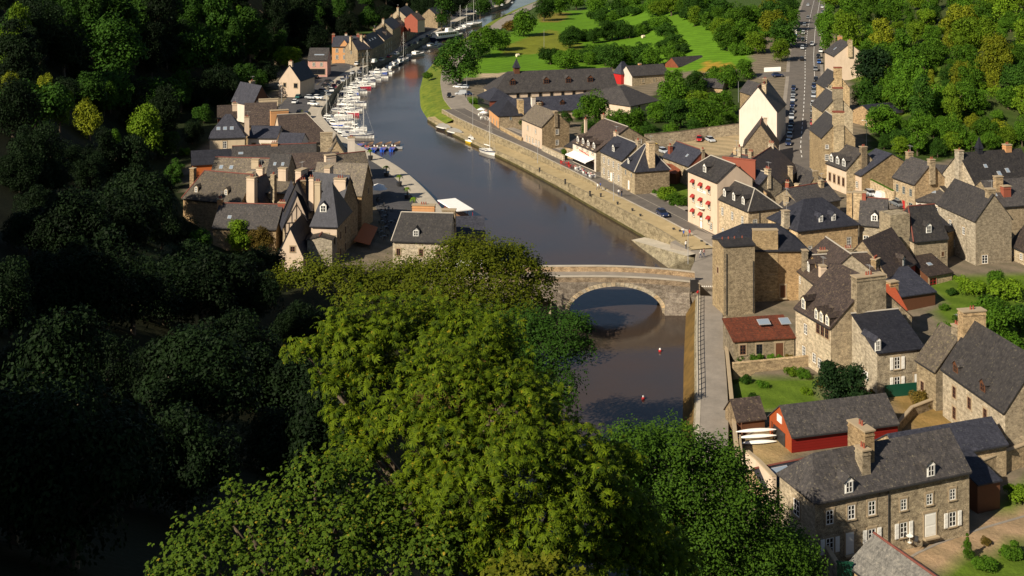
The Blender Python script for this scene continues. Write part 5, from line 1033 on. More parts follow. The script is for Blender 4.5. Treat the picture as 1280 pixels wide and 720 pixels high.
# ------------------------------------------------------------------ cars
def paint_car(name, c):
    m, t, b = newmat(name, .3, .5); b.inputs['Base Color'].default_value = (*c, 1); b.inputs['Coat Weight'].default_value = .4; b.inputs['Coat Roughness'].default_value = .08
    return m
CARC = {'white':(.75,.75,.73),'silver':(.42,.44,.46),'grey':(.16,.17,.18),'black':(.012,.012,.014),'dark blue':(.015,.025,.07),'blue':(.03,.1,.32),'red':(.4,.015,.02),'dark red':(.16,.01,.02),'green':(.03,.13,.12),'yellow':(.7,.45,.02)}
CARM = {k: paint_car('car_'+k.replace(' ','_'), v) for k, v in CARC.items()}
P_LAMP = plain('lamp_lens', (.7,.68,.62), .2); P_RIM = plain('wheel_rim', (.45,.45,.45), .3, metal=.6)
def car_meshes(kind, m):
    van = kind == 'van'
    def body():
        mb = MB(); S = [(-2.1,.35,.72,.74),(-1.95,.22,.86,.84),(-1.2,.2,.92,.87),(.7,.2,.9,.87),(1.5,.2,.82,.85),(2.0,.25,.68,.76),(2.12,.33,.56,.66)]
        if van: S = [(x,a,b+.12,w) for x, a, b, w in S]
        for (x0,a0,b0,w0),(x1,a1,b1,w1) in zip(S[:-1], S[1:]):
            P = lambda x,a,b,w: [(x,-w*.93,a),(x,-w,(a+b)/2),(x,-w*.9,b),(x,w*.9,b),(x,w,(a+b)/2),(x,w*.93,a)]
            p, q = P(x0,a0,b0,w0), P(x1,a1,b1,w1)
            for k in range(6): mb.poly([p[k],q[k],q[(k+1)%6],p[(k+1)%6]])
        mb.poly([(S[0][0],-S[0][3]*.93,S[0][1]),(S[0][0],-S[0][3]*.9,S[0][2]),(S[0][0],S[0][3]*.9,S[0][2]),(S[0][0],S[0][3]*.93,S[0][1])])
        mb.poly([(S[-1][0],-S[-1][3]*.93,S[-1][1]),(S[-1][0],S[-1][3]*.93,S[-1][1]),(S[-1][0],S[-1][3]*.9,S[-1][2]),(S[-1][0],-S[-1][3]*.9,S[-1][2])])
        if van:
            mb.hexa([(-2.05,-.84,.9),(.95,-.84,.9),(.95,.84,.9),(-2.05,.84,.9),(-2.0,-.76,1.9),(.35,-.76,1.9),(.35,.76,1.9),(-2.0,.76,1.9)])
        else: mb.hexa([(-1.32,-.64,1.38),(.22,-.64,1.38),(.22,.64,1.38),(-1.32,.64,1.38),(-1.2,-.58,1.45),(.1,-.58,1.45),(.1,.58,1.45),(-1.2,.58,1.45)])
        return mb.mesh('body', m)
    def glassm():
        mb = MB()
        if van: mb.hexa([(.2,-.78,1.05),(1.2,-.78,1.05),(1.2,.78,1.05),(.2,.78,1.05),(.2,-.73,1.8),(.5,-.73,1.8),(.5,.73,1.8),(.2,.73,1.8)])
        else: mb.hexa([(-1.85,-.79,.86),(1.02,-.79,.86),(1.02,.79,.86),(-1.85,.79,.86),(-1.32,-.64,1.385),(.22,-.64,1.385),(.22,.64,1.385),(-1.32,.64,1.385)])
        return mb.mesh('windows', GLASS)
    def wheel():
        mb = MB(); n = 12
        mb.tube([(0,-.1,0),(0,.1,0)], .31, n, 0); mb.tube([(0,-.115,0),(0,.115,0)], .18, 10, 1); return mb.mesh('wheel', [P_RUBBER, P_RIM])
    def lamps():
        mb = MB(); mb.box(-.16,.16,-.09,.09,-.07,.07); return mb.mesh('headlight', P_LAMP)
    return [cached(('car', kind, m.name), body), cached(('carglass', van), glassm), cached('wheel', wheel), cached('hlamp', lamps)]
CARN = {}
def car(u, y, kind, col, head, where, dz=.26, z=None, group=None):
    """head: pixel towards which the bonnet points"""
    p = G(u, y); q = G(*head); p.z = (p.z+dz) if z is None else z
    rz = math.atan2(q.y-p.y, q.x-p.x)
    me = car_meshes(kind, CARM[col])
    e = empty('parked_car' if kind != 'van' else 'parked_van', p, rz, f"{col} {'van' if kind == 'van' else 'car'} {where}", 'van' if kind == 'van' else 'car', group)
    put('body', me[0], e); put('windows', me[1], e)
    for x in (-1.3, 1.3):
        for s in (-.78, .78): put('wheel', me[2], e, (x, s, .31))
    for s in (-.6, .6): put('headlight', me[3], e, (2.02, s, .56), (0,.2,0))
    return e
cl = ['dark blue','grey','silver','dark blue','grey','silver','black','grey','silver','dark blue']
for i, (u, y) in enumerate([(992,113),(991.5,120),(991,127),(990.5,134),(990,141.5),(989.5,149),(989,156.5),(988,164.5),(987,173),(985.5,182)]):
    car(u, y, 'car', cl[i], (u-.6, y+12), f"{ORD[i]} from the far end, left parked row, main street", group='cars parked on the left of the main street')
cr = ['black','dark blue','grey','silver','white','grey','black','red','blue','silver','dark red']
for i, (u, y) in enumerate([(1020,102),(1017.5,110),(1017.2,116),(1017,122.5),(1016.5,133),(1016.4,141),(1016.3,149),(1016.2,157),(1015.8,168.5),(1015.5,176),(1016,184)]):
    car(u, y, 'car', cr[i], (u-.4, y+12), f"{ORD[i]} from the far end, right parked row, main street", group='cars parked on the right of the main street')
for u, y, k, c, h, wh in [(1015,57.5,'car','white',(1013,80),'driving down the street past the trees'),(1023,73,'car','black',(1021,90),'parked above the junction, farther of two'),(1024,80,'car','blue',(1022,95),'parked above the junction, nearer of two'),(1026,45,'van','white',(1024,60),'parked at the roadside near the upper bend'),
      (1002.5,76,'car','black',(1003,60),'waiting on the left side above the junction'),(972,96.5,'car','dark blue',(1000,95),'coming out of the side street'),(1028,10.5,'car','white',(1026,30),'parked at the top of the street'),(1010,24,'car','grey',(1011,10),'driving up the shaded street'),(1010,8,'car','silver',(1012,0),'farthest up the shaded street'),
      (1046,230.5,'car','black',(1070,240),'first of the pair on the upper street'),(1065.5,238,'car','black',(1085,246),'second of the pair under the red climber'),(1086,245,'car','silver',(1066,236),'in front of the street garden wall'),(1100,250.5,'van','white',(1080,242),'beside the silver car on the upper street'),(1121,258.5,'car','grey',(1100,250),'half hidden behind the tall chimney block'),(1019,216,'van','white',(1012,205),'at the corner where the streets meet')]:
    car(u, y, k, c, h, wh, .3)
for i, (u, y) in enumerate([(1019.5,89),(1026,66),(1027,58),(1026.5,38),(1027,31),(1027.5,24),(1028,17),(1003,62),(1003.5,52),(1004,43),(1005.5,33)]):
    car(u, y, 'car', ['grey','white','black','silver','dark blue','black','grey','silver','black','white','grey'][i], (u-.4, y+12), f"parked along the upper part of the main street, {ORD[i]} of the row", .3, None, 'cars parked along the upper main street')
for u, y, k, c, h, wh in [(828,272,'car','dark blue',(850,287),'driving on the quay road by the garden'),(561.5,122.5,'car','black',(562,140),'driving on the river road beside the grass'),(573,110,'car','white',(562,109),'parked left by the big round tree'),(579.5,110.5,'car','silver',(568,110),'parked under the big round tree'),(576,119,'van','silver',(564,119),'parked by the school car park'),(583,119,'car','dark blue',(572,119),'right of the silver van by the school'),
      (888,177,'car','silver',(900,182),'in the yard beside the white gable'),(874,176,'car','red',(874,184),'at the wall of the yard behind the red gable'),(818,188,'van','yellow',(830,192),'behind the stone corner house'),(829,191,'car','silver',(840,195),'next to the yellow van behind the corner house')]:
    car(u, y, k, c, h, wh, .05, 3.47 if u in (828,) else (3.37 if u == 561.5 else None))
LC = ['green','white','white','white','silver','black','black','grey','black','dark blue','silver','white','black','dark blue']
for i, (u, y) in enumerate([(373,123),(369,129.5),(392,132),(397.5,124),(388,124),(408,109.5),(411.5,104.5),(404,116),(395,98.5),(386,99),(441,93),(446,81.5),(375,142.5),(384,145.5)]):
    car(u, y, 'car', LC[i], (u+20, y+(2 if i in (2,3,4,5,6,7) else -14)), f"in the port car park, {ORD[i]} counted from the cream gable", .12, 3.2, 'cars in the port car park')
LC2 = ['white','silver','red','white','dark blue','black','grey','black','dark blue','white','silver','grey','white','silver']
for i, (u, y) in enumerate([(468,79),(477,76.5),(487,72.5),(496,69),(506,62),(513,58.5),(520,55.5),(527,51.5),(535,47),(596,15),(606,12.5),(616,10),(628,7.5),(641,4.5)]):
    car(u, y, 'van' if i == 0 else 'car', LC2[i], (u+16, y-6), f"along the far left quay, {ORD[i]} going upstream", .12, 3.2, 'cars along the far left quay')

for i, (u, y) in enumerate([(452,89),(449,92.5),(433,99),(428,102.5),(423,106),(418,110.5),(414,115),(410,120)]):
    car(u, y, 'car', ['black','grey','dark blue','silver','black','dark red','white','grey'][i], (u+8, y+8), f"parked along the edge of the boat quay, {ORD[i]} from upstream", .12, 3.2, 'cars parked along the boat quay')
# ------------------------------------------------------------------ boats
def hull_mesh(L, Wd, H, m, m2, deck):
    mb = MB(); n = 9; S = []
    for i in range(n):
        t = i/(n-1); x = -L/2+L*t; w = Wd/2*(1 if t < .45 else max(.02, 1-((t-.45)/.55)**2.1)); w *= .86 if i == 0 else 1
        S.append((x, w, H*(1+.35*t*t)))
    for (x0,w0,h0),(x1,w1,h1) in zip(S[:-1], S[1:]):
        for s in (-1, 1):
            q = [(x0,s*w0*.55,-.35),(x1,s*w1*.55,-.35),(x1,s*w1,h1*.72),(x0,s*w0,h0*.72)]; mb.poly(q if s < 0 else q[::-1], 0)
            q = [(x0,s*w0,h0*.72),(x1,s*w1,h1*.72),(x1,s*w1*1.02,h1),(x0,s*w0*1.02,h0)]; mb.poly(q if s < 0 else q[::-1], 1)
        mb.poly([(x0,-w0,h0-.04),(x1,-w1,h1-.04),(x1,w1,h1-.04),(x0,w0,h0-.04)], 2)
    x, w, h = S[0]; mb.poly([(x,-w*.55,-.35),(x,-w,h),(x,w,h),(x,w*.55,-.35)], 0)
    return mb.mesh('hull', [m, m2, deck])
P_DECK = plain('deck_white', (.62,.6,.55), .6); P_TEAK = plain('deck_teak', (.25,.14,.07), .7); P_TARP = plain('boat_tarpaulin', (.22,.21,.19), .8, amt=.3); P_BRED = plain('boat_red', (.42,.03,.06), .5); P_MAST = plain('mast_alloy', (.7,.68,.62), .4)
BH = {'white':P_WHITE,'blue':P_BOATB,'red':P_BRED,'navy':P_NAVY,'yellow':P_YELL,'grey':P_TARP,'brown':P_BROWN}
def boat(u, y, kind, L, col, ang, lab, group=None):
    p = W(u, y, 0); e = empty({'sail':'sailing_boat','motor':'motor_boat','open':'open_boat','barge':'covered_barge','ship':'cruise_ship'}[kind], p, ang, lab, 'boat', group); k = (kind, L, col)
    Wd = L*.36 if kind != 'ship' else L*.22; H = .55+.055*L
    put('hull', cached(('hull',)+k, lambda: hull_mesh(L, Wd, H, BH[col] if kind != 'barge' else P_DARK, {'white':P_NAVY if L > 7 else P_WHITE}.get(col, P_WHITE), P_DECK if kind != 'open' else P_TEAK)), e)
    def cab():
        mb = MB(); a, b = (-.12*L, .2*L) if kind == 'sail' else (-.2*L, .16*L); h = .45 if kind == 'sail' else 1.15
        mb.hexa([(a,-Wd*.36,H-.05),(b,-Wd*.3,H),(b,Wd*.3,H),(a,Wd*.36,H-.05),(a+.1,-Wd*.33,H+h),(b-h*.7,-Wd*.26,H+h),(b-h*.7,Wd*.26,H+h),(a+.1,Wd*.33,H+h)], 0)
        return mb.mesh('cabin', P_WHITE)
    def glz():
        mb = MB(); a, b = (-.1*L, .17*L) if kind == 'sail' else (-.17*L, .15*L); h = .45 if kind == 'sail' else 1.15
        mb.hexa([(a,-Wd*.352,H+h*.35),(b-h*.22,-Wd*.3,H+h*.35),(b-h*.22,Wd*.3,H+h*.35),(a,Wd*.352,H+h*.35),(a,-Wd*.345,H+h*.8),(b-h*.52,-Wd*.285,H+h*.8),(b-h*.52,Wd*.285,H+h*.8),(a,Wd*.345,H+h*.8)]); return mb.mesh('cabin_windows', GLASS)
    if kind in ('sail','motor'):
        put('cabin', cached(('cab',)+k, cab), e); put('cabin_windows', cached(('cabw',)+k, glz), e)
        def rail():
            mb = MB()
            for s in (-1, 1): mb.tube([(-L*.45,s*Wd*.42,H+.55),(.1*L,s*Wd*.46,H+.6),(L*.34,s*Wd*.25,H+.75),(L*.48,0,H+.85)], .025, 4); [mb.tube([(x*L,s*Wd*w,H),(x*L,s*Wd*w,H+.6)], .02, 4) for x, w in ((-.45,.42),(-.1,.45),(.1,.46),(.34,.25))]
            return mb.mesh('railing', P_GREY)
        put('railing', cached(('rail',)+k, rail), e)
    if kind == 'sail':
        def mast():
            mb = MB(); mh = L*1.25; mb.tube([(.08*L,0,H),(.08*L,0,H+mh)], [.09,.06], 6); mb.tube([(.08*L,-.7,H+mh*.6),(.08*L,.7,H+mh*.6)], .03, 4)
            for q in ((L*.49,0,H+.2),(-L*.48,0,H+.2),(.08*L,Wd*.45,H),(.08*L,-Wd*.45,H)): mb.tube([(.08*L,0,H+mh),q], .012, 3)
            return mb.mesh('mast', P_MAST)
        def boom():
            mb = MB(); mb.tube([(.08*L,0,H+1.3),(-.36*L,0,H+1.25)], .05, 6); mb.tube([(.06*L,0,H+1.42),(-.34*L,0,H+1.36)], [.13,.09], 6); return mb.mesh('boom', P_CLOTH)
        put('mast', cached(('mast',)+k, mast), e); put('boom', cached(('boom',)+k, boom), e)
    if kind == 'motor' :
        mb = MB(); mb.tube([(-.1*L,0,H+1.15),(-.12*L,0,H+1.9)], .03, 4); mb.box(-.16*L,-.08*L,-.3,.3,H+1.5,H+1.56); mb.build('aerial_arch', P_WHITE, e)
    if kind == 'open':
        mb = MB(); [mb.box(x*L-.15,x*L+.15,-Wd*.45,Wd*.45,H-.02,H+.1) for x in (-.25,0,.2)]; mb.hexa([(-L*.54,-.15,.2),(-L*.49,-.15,.2),(-L*.49,.15,.2),(-L*.54,.15,.2),(-L*.57,-.18,H+.5),(-L*.49,-.18,H+.5),(-L*.49,.18,H+.5),(-L*.57,.18,H+.5)]); mb.build('thwarts', P_DARK if col != 'blue' else P_BOATB, e)
    if kind == 'barge':
        mb = MB(); s = [(-.47,.7),(-.2,1.15),(.15,1.1),(.42,.6)]
        for (x0,z0),(x1,z1) in zip(s[:-1], s[1:]):
            for q in (-1, 1): P = [(x0*L,q*Wd*.5,H-.1),(x1*L,q*Wd*.46,H-.1),(x1*L,0,H+z1),(x0*L,0,H+z0)]; mb.poly(P if q < 0 else P[::-1])
        mb.build('tarpaulin', P_TARP, e)
    if kind == 'ship':
        mb = MB(); mb.hexa([(-L*.42,-Wd*.44,H),(L*.3,-Wd*.42,H),(L*.3,Wd*.42,H),(-L*.42,Wd*.44,H),(-L*.42,-Wd*.42,H+2.2),(L*.24,-Wd*.4,H+2.2),(L*.24,Wd*.4,H+2.2),(-L*.42,Wd*.42,H+2.2)]); mb.box(-L*.44,L*.2,-Wd*.46,Wd*.46,H+2.25,H+2.4)
        mb.hexa([(-L*.05,-1.2,H+2.4),(L*.14,-1.2,H+2.4),(L*.14,1.2,H+2.4),(-L*.05,1.2,H+2.4),(-L*.04,-1.1,H+4.2),(L*.08,-1.1,H+4.2),(L*.08,1.1,H+4.2),(-L*.04,1.1,H+4.2)]); mb.build('deckhouse', P_WHITE, e)
        mb = MB(); [mb.box(-L*.4+i*L*.066,-L*.4+i*L*.066+L*.05,s*Wd*.43-.02*1,s*Wd*.43+.03,H+.9,H+1.8) for i in range(9) for s in (-1,1)]; mb.build('deckhouse_windows', GLASS, e)
        mb = MB(); mb.tube([(L*.1,0,H+4.2),(L*.1,0,H+7.5)],.07,5); mb.build('mast', P_MAST, e)
    return e
A0 = R(-25)
cols = ['white','white','blue','white','white','red','white','white','navy','white']
ml = [(406,156),(412,152),(419,158),(428,153),(430,147),(437,143),(431,140),(441,138),(432,133),(443,131),(436,127),(441,122),(437,118),(446,116),(441,112),(452,110),(449,106),(459,105),(457,101),(466,100),(464,96.5),(474,97),(473,92.5),(482,92)]
for i, (u, y) in enumerate(ml):
    c = cols[i % 10]; k = 'sail' if i % 3 == 0 and i < 20 else 'motor'
    boat(u, y, k, (9.0 if k == 'sail' else 7.6)+.7*((i*7) % 4-1.5), c, A0+R(10*math.sin(i*2.1)), f"{c} hulled {'sailing' if k == 'sail' else 'motor'} boat in the moored line, {ORD[i]} counted upstream", 'boats moored along the left quay')
for i, (u, y, k, L, c) in enumerate([(420,168,'sail',9.5,'white'),(432,163,'sail',8.5,'white'),(441,169,'sail',9,'white'),(428,173,'motor',7.5,'white'),(446,163,'motor',7,'white'),(452,172,'sail',8,'white')]):
    boat(u, y, k, L, c, A0+R(20*math.sin(i*1.7)), f"white boat moored in the near cluster by the stone gable, {ORD[i]} counted from the quay", 'boats in the near cluster')
for i in range(11):
    u = 440+i*5.6; boat(u, 184+(i % 2)*5.5-(i*.15), 'open', 4.6, ['white','white','blue','white','red'][i % 5] if i % 2 == 0 else 'blue', R(78+8*math.sin(i*3)), f"small open hire boat at the pontoon, {ORD[i]} counted from the quay", 'hire boats at the pontoon')
for a in [(492,84,'motor',10,'white',R(70),'white motor cruiser with a flying bridge near the red car'),(499,80,'motor',9,'navy',R(70),'dark hulled motor boat next to the white cruiser'),(503,77,'sail',10,'white',R(60),'lone white sailing boat with a tall mast alongside the far quay'),(521,70,'motor',11,'white',R(52),'white cabin cruiser on its own in the bend'),(539,59.5,'motor',10,'white',R(48),'white cabin cruiser behind the lone one in the bend'),(547,57,'motor',6,'white',R(48),'little white launch beside the cabin cruiser'),
          (560,49,'ship',24,'navy',R(50),'large white excursion ship with a dark hull on the far reach'),(574,39,'sail',11,'white',R(50),'sailing boat with two masts beyond the excursion ship'),(582,36,'sail',10,'white',R(50),'second sailing boat beyond the excursion ship'),(590,33,'sail',19,'white',R(52),'sailing yacht with the tallest mast at the far quay'),
          (557,163,'barge',8,'grey',R(-55),'grey tarpaulin covered barge, the farther of two by the grassy bank'),(571,169,'barge',8,'grey',R(-55),'grey tarpaulin covered barge, the nearer of two by the grassy bank'),(589.5,179.5,'motor',5.5,'yellow',R(-60),'small yellow hulled boat at the right quay'),(611,192,'sail',7.5,'white',R(-58),'white sailing boat with stern engine at the right quay')]:
    boat(*a)
mb = MB(); p, q = W(430,187), W(503,186); d = (q-p); n = Vector((-d.y,d.x,0)).normalized()*1.0
mb.hexa([p-n+Vector((0,0,.1)),q-n+Vector((0,0,.1)),q+n+Vector((0,0,.1)),p+n+Vector((0,0,.1)),p-n+Vector((0,0,.5)),q-n+Vector((0,0,.5)),q+n+Vector((0,0,.5)),p+n+Vector((0,0,.5))])
tag(mb.build('pontoon', P_GREY), 'grey floating pontoon with hire boats on both sides', 'pontoon')
# white roofed tour boat by the near quay
t = empty('tour_boat', W(571,274), R(-66), 'tour boat with a big flat white canopy by the near quay', 'boat')
put('hull', hull_mesh(15, 4.6, 1.1, P_NAVY, P_WHITE, P_TEAK), t)
mb = MB(); mb.hexa([(-6.6,-2.3,3.0),(4.8,-2.3,3.0),(4.8,2.3,3.0),(-6.6,2.3,3.0),(-6.6,-2.2,3.18),(4.8,-2.2,3.18),(4.8,2.2,3.18),(-6.6,2.2,3.18)]); mb.build('canopy', P_CLOTH, t)
for x in (-6,-2.2,1.5,4.5):
    for s in (-2.1,2.1): mb = MB(); mb.tube([(x,s,1),(x,s,3.02)],.05,5); mb.build('post', P_RED, t)

# ------------------------------------------------------------------ people
P_SKIN = plain('skin', (.5,.3,.2), .6); P_HAIR = plain('hair', (.05,.03,.02), .7); P_JEAN = plain('jeans', (.03,.05,.12), .8); P_SHOE = plain('shoe', (.02,.02,.02), .7)
CLO = {'white':P_CLOTH,'blue':plain('shirt_blue',(.04,.09,.3),.8),'red':plain('shirt_red',(.4,.06,.05),.8),'pink':plain('shirt_pink',(.5,.25,.22),.8),'black':plain('shirt_black',(.02,.02,.025),.8)}
def body_mesh(pose):
    s = {'walk':.28,'stand':.06,'sit':0}[pose]
    if pose == 'sit':
        V = [(0,0,.55),(0,0,.8),(0,0,1.02),(0,.01,1.12),(0,.02,1.28)]; legs = [[(.1*k,.05,.52),(.13*k,.45,.52),(.13*k,.48,.08),(.13*k,.6,.04)] for k in (-1,1)]
        arms = [[(.19*k,0,1.0),(.25*k,.1,.75),(.16*k,.36,.76),(.14*k,.44,.76)] for k in (-1,1)]
    else:
        V = [(0,0,.95),(0,0,1.18),(0,0,1.4),(0,.01,1.5),(0,.03,1.66)]; legs = [[(.1*k,0,.9),(.1*k,s*k*.55+.03,.5),(.1*k,s*k*.9-.04,.09),(.1*k,s*k*.9+.12,.04)] for k in (-1,1)]
        arms = [[(.2*k,0,1.38),(.25*k,-s*k*.5,1.12),(.25*k,-s*k*.8+.06,.9),(.24*k,-s*k*.9+.1,.8)] for k in (-1,1)]
    rad = [.15,.125,.15,.055,.105]; E = [(0,1),(1,2),(2,3),(3,4)]
    for root, ch, rr in [(0,l,(.085,.062,.045,.04)) for l in legs]+[(2,a,(.06,.045,.035,.038)) for a in arms]:
        prev = root
        for p, r in zip(ch, rr): V.append(p); rad.append(r); E.append((prev, len(V)-1)); prev = len(V)-1
    me = bpy.data.meshes.new('person_rig'); me.from_pydata(V, E, []); o = bpy.data.objects.new('person_rig', me); COL.objects.link(o)
    o.modifiers.new('Skin','SKIN'); ss = o.modifiers.new('Sub','SUBSURF'); ss.levels = 1; ss.render_levels = 1
    for i, v in enumerate(me.skin_vertices[0].data): v.radius = (rad[i], rad[i]*(.75 if i < 3 else 1)); v.use_root = i == 0
    dg = bpy.context.evaluated_depsgraph_get(); m2 = bpy.data.meshes.new_from_object(o.evaluated_get(dg)); m2.name = 'body'
    bpy.data.objects.remove(o); zt = 1.12 if pose == 'sit' else 1.47; zw = .62 if pose == 'sit' else .93
    mi = []
    for p in m2.polygons:
        c = p.center; hand = (abs(c.x) > .1 and ((pose == 'sit' and c.y > .3 and c.z > .65) or (pose != 'sit' and c.z < .95 and abs(c.x) > .19)))
        mi.append(0 if c.z > zt or hand else (1 if c.z > zw else (3 if c.z < .1 else 2)))
    for k in range(4): m2.materials.append(None)
    m2.polygons.foreach_set('material_index', mi); m2.polygons.foreach_set('use_smooth', [True]*len(mi)); return m2
def person(p, rz, pose, shirt, trou, lab, hair=P_HAIR):
    me = cached(('person', pose, shirt, trou.name), lambda: cached(('rig', pose), lambda: body_mesh(pose)).copy())
    for k, m in enumerate((P_SKIN, CLO[shirt], trou, P_SHOE)): me.materials[k] = m
    e = empty('person', p, rz, lab, 'person'); put('body', me, e); hz = 1.28 if pose == 'sit' else 1.66
    def hm():
        mb = MB(); mb.lathe([(.1,-.03),(.125,.03),(.1,.1),(.03,.135)], 0, -.02, 10); mb.poly([(.1,-.1,0),(-.1,-.1,0),(-.09,-.12,-.12),(.09,-.12,-.12)]); return mb.mesh('hair', P_HAIR, True)
    def fm():
        mb = MB(); [mb.box(x-.014,x+.014,.098,.108,.012,.03,0) for x in (-.038,.038)]; mb.hexa([(-.014,.09,-.04),(.014,.09,-.04),(.014,.13,-.035),(-.014,.13,-.035),(-.006,.09,.01),(.006,.09,.01),(.006,.1,.01),(-.006,.1,.01)],1); mb.box(-.028,.028,.09,.104,-.068,-.058,2); [mb.box(x-.012,x+.012,-.02,.02,-.03,.03,1) for x in (-.108,.108)]; return mb.mesh('face', [P_SHOE, P_SKIN, P_RED])
    put('hair', cached('hair', hm), e, (0,.02 if pose == 'sit' else .03,hz)); put('face', cached('face', fm), e, (0,.02 if pose == 'sit' else .03,hz)); return e
def onq(u, y, z=3.47): return W(u, y, z)
for u, y, z, rz, po, sh, lab in [(747,237.5,3.46,2.2,'walk','white','person in a white shirt walking on the quay road, left of a pair'),(750.5,236.5,3.46,2.2,'walk','blue','person in dark blue walking beside the white shirt on the quay'),(773.5,245,3.46,.4,'walk','white','person in white by the corner house on the quay'),(777,246,3.46,.4,'stand','black','person in black by the corner house on the quay'),
      (854.5,297,3.5,2.4,'walk','blue','person in blue walking by the awning house'),(862,296.5,3.5,2.6,'walk','red','person in red walking by the awning house'),(857.5,311,3.62,0.5,'stand','white','person in a white shirt standing at the slipway railing'),(876,322.5,3.6,1.2,'walk','white','person in white crossing the square by the bridge'),(880,321.5,3.6,1.2,'walk','pink','person in pink crossing the square by the bridge')]:
    person(onq(u, y, z), rz, po, sh, P_JEAN if sh != 'blue' else P_SHOE, lab)

# ------------------------------------------------------------------ walls, fences, railings
def gwall(name, label, pts, h, mat, th=.45, cope=P_LINTEL, z=None, cat='wall', drop=.8):
    P = [G(u,y) for u,y in pts]
    if z is not None:
        P = [W(u,y,z) for u,y in pts]
    O = P[0].copy(); e = empty(name, O, 0, label, cat); mb = MB(); mc = MB()
    for a, b in zip(P[:-1], P[1:]):
        d = b-a; d.z = 0; L = d.length; n = max(1, int(L/4)); nn = Vector((-d.y, d.x, 0)).normalized()*th/2
        for k in range(n):
            p, q = a.lerp(b, k/n)-O, a.lerp(b, (k+1)/n)-O; Z = Vector((0,0,1))
            mb.hexa([p-nn-Z*drop,q-nn-Z*drop,q+nn-Z*drop,p+nn-Z*drop,p-nn+Z*h,q-nn+Z*h,q+nn+Z*h,p+nn+Z*h]); m2 = nn*1.25
            mc.hexa([p-m2+Z*h,q-m2+Z*h,q+m2+Z*h,p+m2+Z*h,p-m2*.8+Z*(h+.12),q-m2*.8+Z*(h+.12),q+m2*.8+Z*(h+.12),p+m2*.8+Z*(h+.12)])
    mb.build('wall_body', mat, e); mc.build('coping', cope, e); return e
gwall('garden_wall','low stone wall along the quay road beside the cream house',[(626,164),(652,178)],1.4,S_GOLD)
gwall('garden_wall','low stone wall between the cream house and the white café',[(678,190),(705,203)],1.8,S_PALE)
gwall('yard_wall','high mossy stone wall at the back of the yard by the grove',[(806,182),(850,178),(885,173),(925,168)],3.2,S_GREY,cope=P_TRUNK)
gwall('garden_wall','tall sunlit retaining wall along the upper street',[(1077,237),(1095,246),(1117,258)],3.4,S_PALE,cope=LF['mid'])
gwall('farm_wall','long stone wall behind the farmhouse at the right edge',[(1215,607),(1250,593),(1300,574)],2.6,S_GREY)
gwall('towpath_wall','low rubble wall with ivy between the towpath and the cottage gardens',[(906,405),(908,440),(913,490),(919,550),(924,600)],1.1,S_RUB)
gwall('garden_wall','pale topped garden wall below the red roof cottage',[(916,467),(960,463),(1015,457)],1.5,S_GREY,cope=S_PALE)
gwall('gate_wall','stone wall with the green door at the bottom edge',[(1014,680),(1035,712),(1052,740)],2.2,S_GREY)
gwall('gable_wall','pinkish shaped wall at the left end of the glazed annex',[(934,606),(948,618),(968,640)],4.0,M_CREAM,th=.5)
gwall('yard_wall','broken stone wall around the yard of the old house',[(1118,545),(1140,520),(1178,505)],1.2,S_BROWN)
gwall('shed_wall','low stone wall beside the canoe rack',[(925,560),(928,590)],1.6,P_CREAM,th=.2)
gwall('garden_fence','dark green fence in front of the shuttered house',[(1106,497),(1147,493)],1.6,P_GREEN,th=.1,cope=P_GREEN,cat='fence')
gwall('white_fence','white fence by the side street junction',[(955,90),(976,89)],1.5,P_WHITE,th=.1,cope=P_WHITE,cat='fence')
e = empty('garden_gate', W(1056,735,4), R(-10), 'green wooden garden door in the bottom wall', 'gate')
for i in range(5): mb = MB(); mb.box(i*.3-.75,i*.3-.47,-.04,.04,0,2.5); mb.build('board', P_GREEN, e)
mb = MB(); mb.box(-.85,.85,-.08,.08,2.5,2.65); mb.build('door_head', P_GREEN, e)
small = house('potting_shed','tiny brown slate roofed hut by the towpath wall',(921,525),(956,521),4.6,3.6,1.9,2.9,P_BROWN,S_BROWN,SL_BROWN,cat='hut')
# railing of the towpath: every post a part
e = empty('towpath_railing', TP[0], 0, 'black iron railing along the edge of the towpath', 'railing')
N2 = [(TP[i]+TN[i]*2.3) for i in range(len(TP)) if 165 < TP[i].y]
post = cached('rpost', lambda: (lambda b: (b.box(-.06,.06,-.06,.06,0,1.15), b.mesh('post', P_DARK))[1])(MB()))
acc = 0
for i in range(len(N2)-1):
    L = (N2[i+1]-N2[i]).length
    while acc < L: put('post', post, e, N2[i].lerp(N2[i+1], acc/L)+Vector((0,0,3.3))-TP[0]); acc += 1.9
    acc -= L
for z in (3.75, 4.4):
    mb = MB(); mb.tube([p+Vector((0,0,z))-TP[0] for p in N2], .045, 5); mb.build('rail', P_DARK, e)
def lamp(u, y, h, lab, z=None, name='street_lamp', arm=True):
    p = G(u, y) if z is None else W(u, y, z); e = empty(name, p, 0, lab, 'lamp post' if name == 'street_lamp' else 'pole')
    mb = MB(); mb.tube([(0,0,0),(0,0,h)], [.07,.045], 7); mb.build('post', P_GREY, e)
    if arm: mb = MB(); mb.tube([(0,0,h),(-.9,0,h+.15)], .04, 5); mb.hexa([(-1.3,-.15,h+.05),(-.8,-.15,h+.1),(-.8,.15,h+.1),(-1.3,.15,h+.05),(-1.3,-.1,h+.2),(-.8,-.1,h+.25),(-.8,.1,h+.25),(-1.3,.1,h+.2)]); mb.build('lamp_head', P_LAMP, e)
lamp(591,160,11,'tall thin mast on the quay road beside the gatehouse',3.4,'flag_pole',False); lamp(583.5,127,9,'pale pole in the school car park',None,'flag_pole',False); lamp(672,204,5,'dark lamp post on the quay road edge',3.4); lamp(1083,188,8,'street lamp behind the dark roofed row house'); lamp(767,251,5,'blue sign post in front of the stone quay house',3.4)
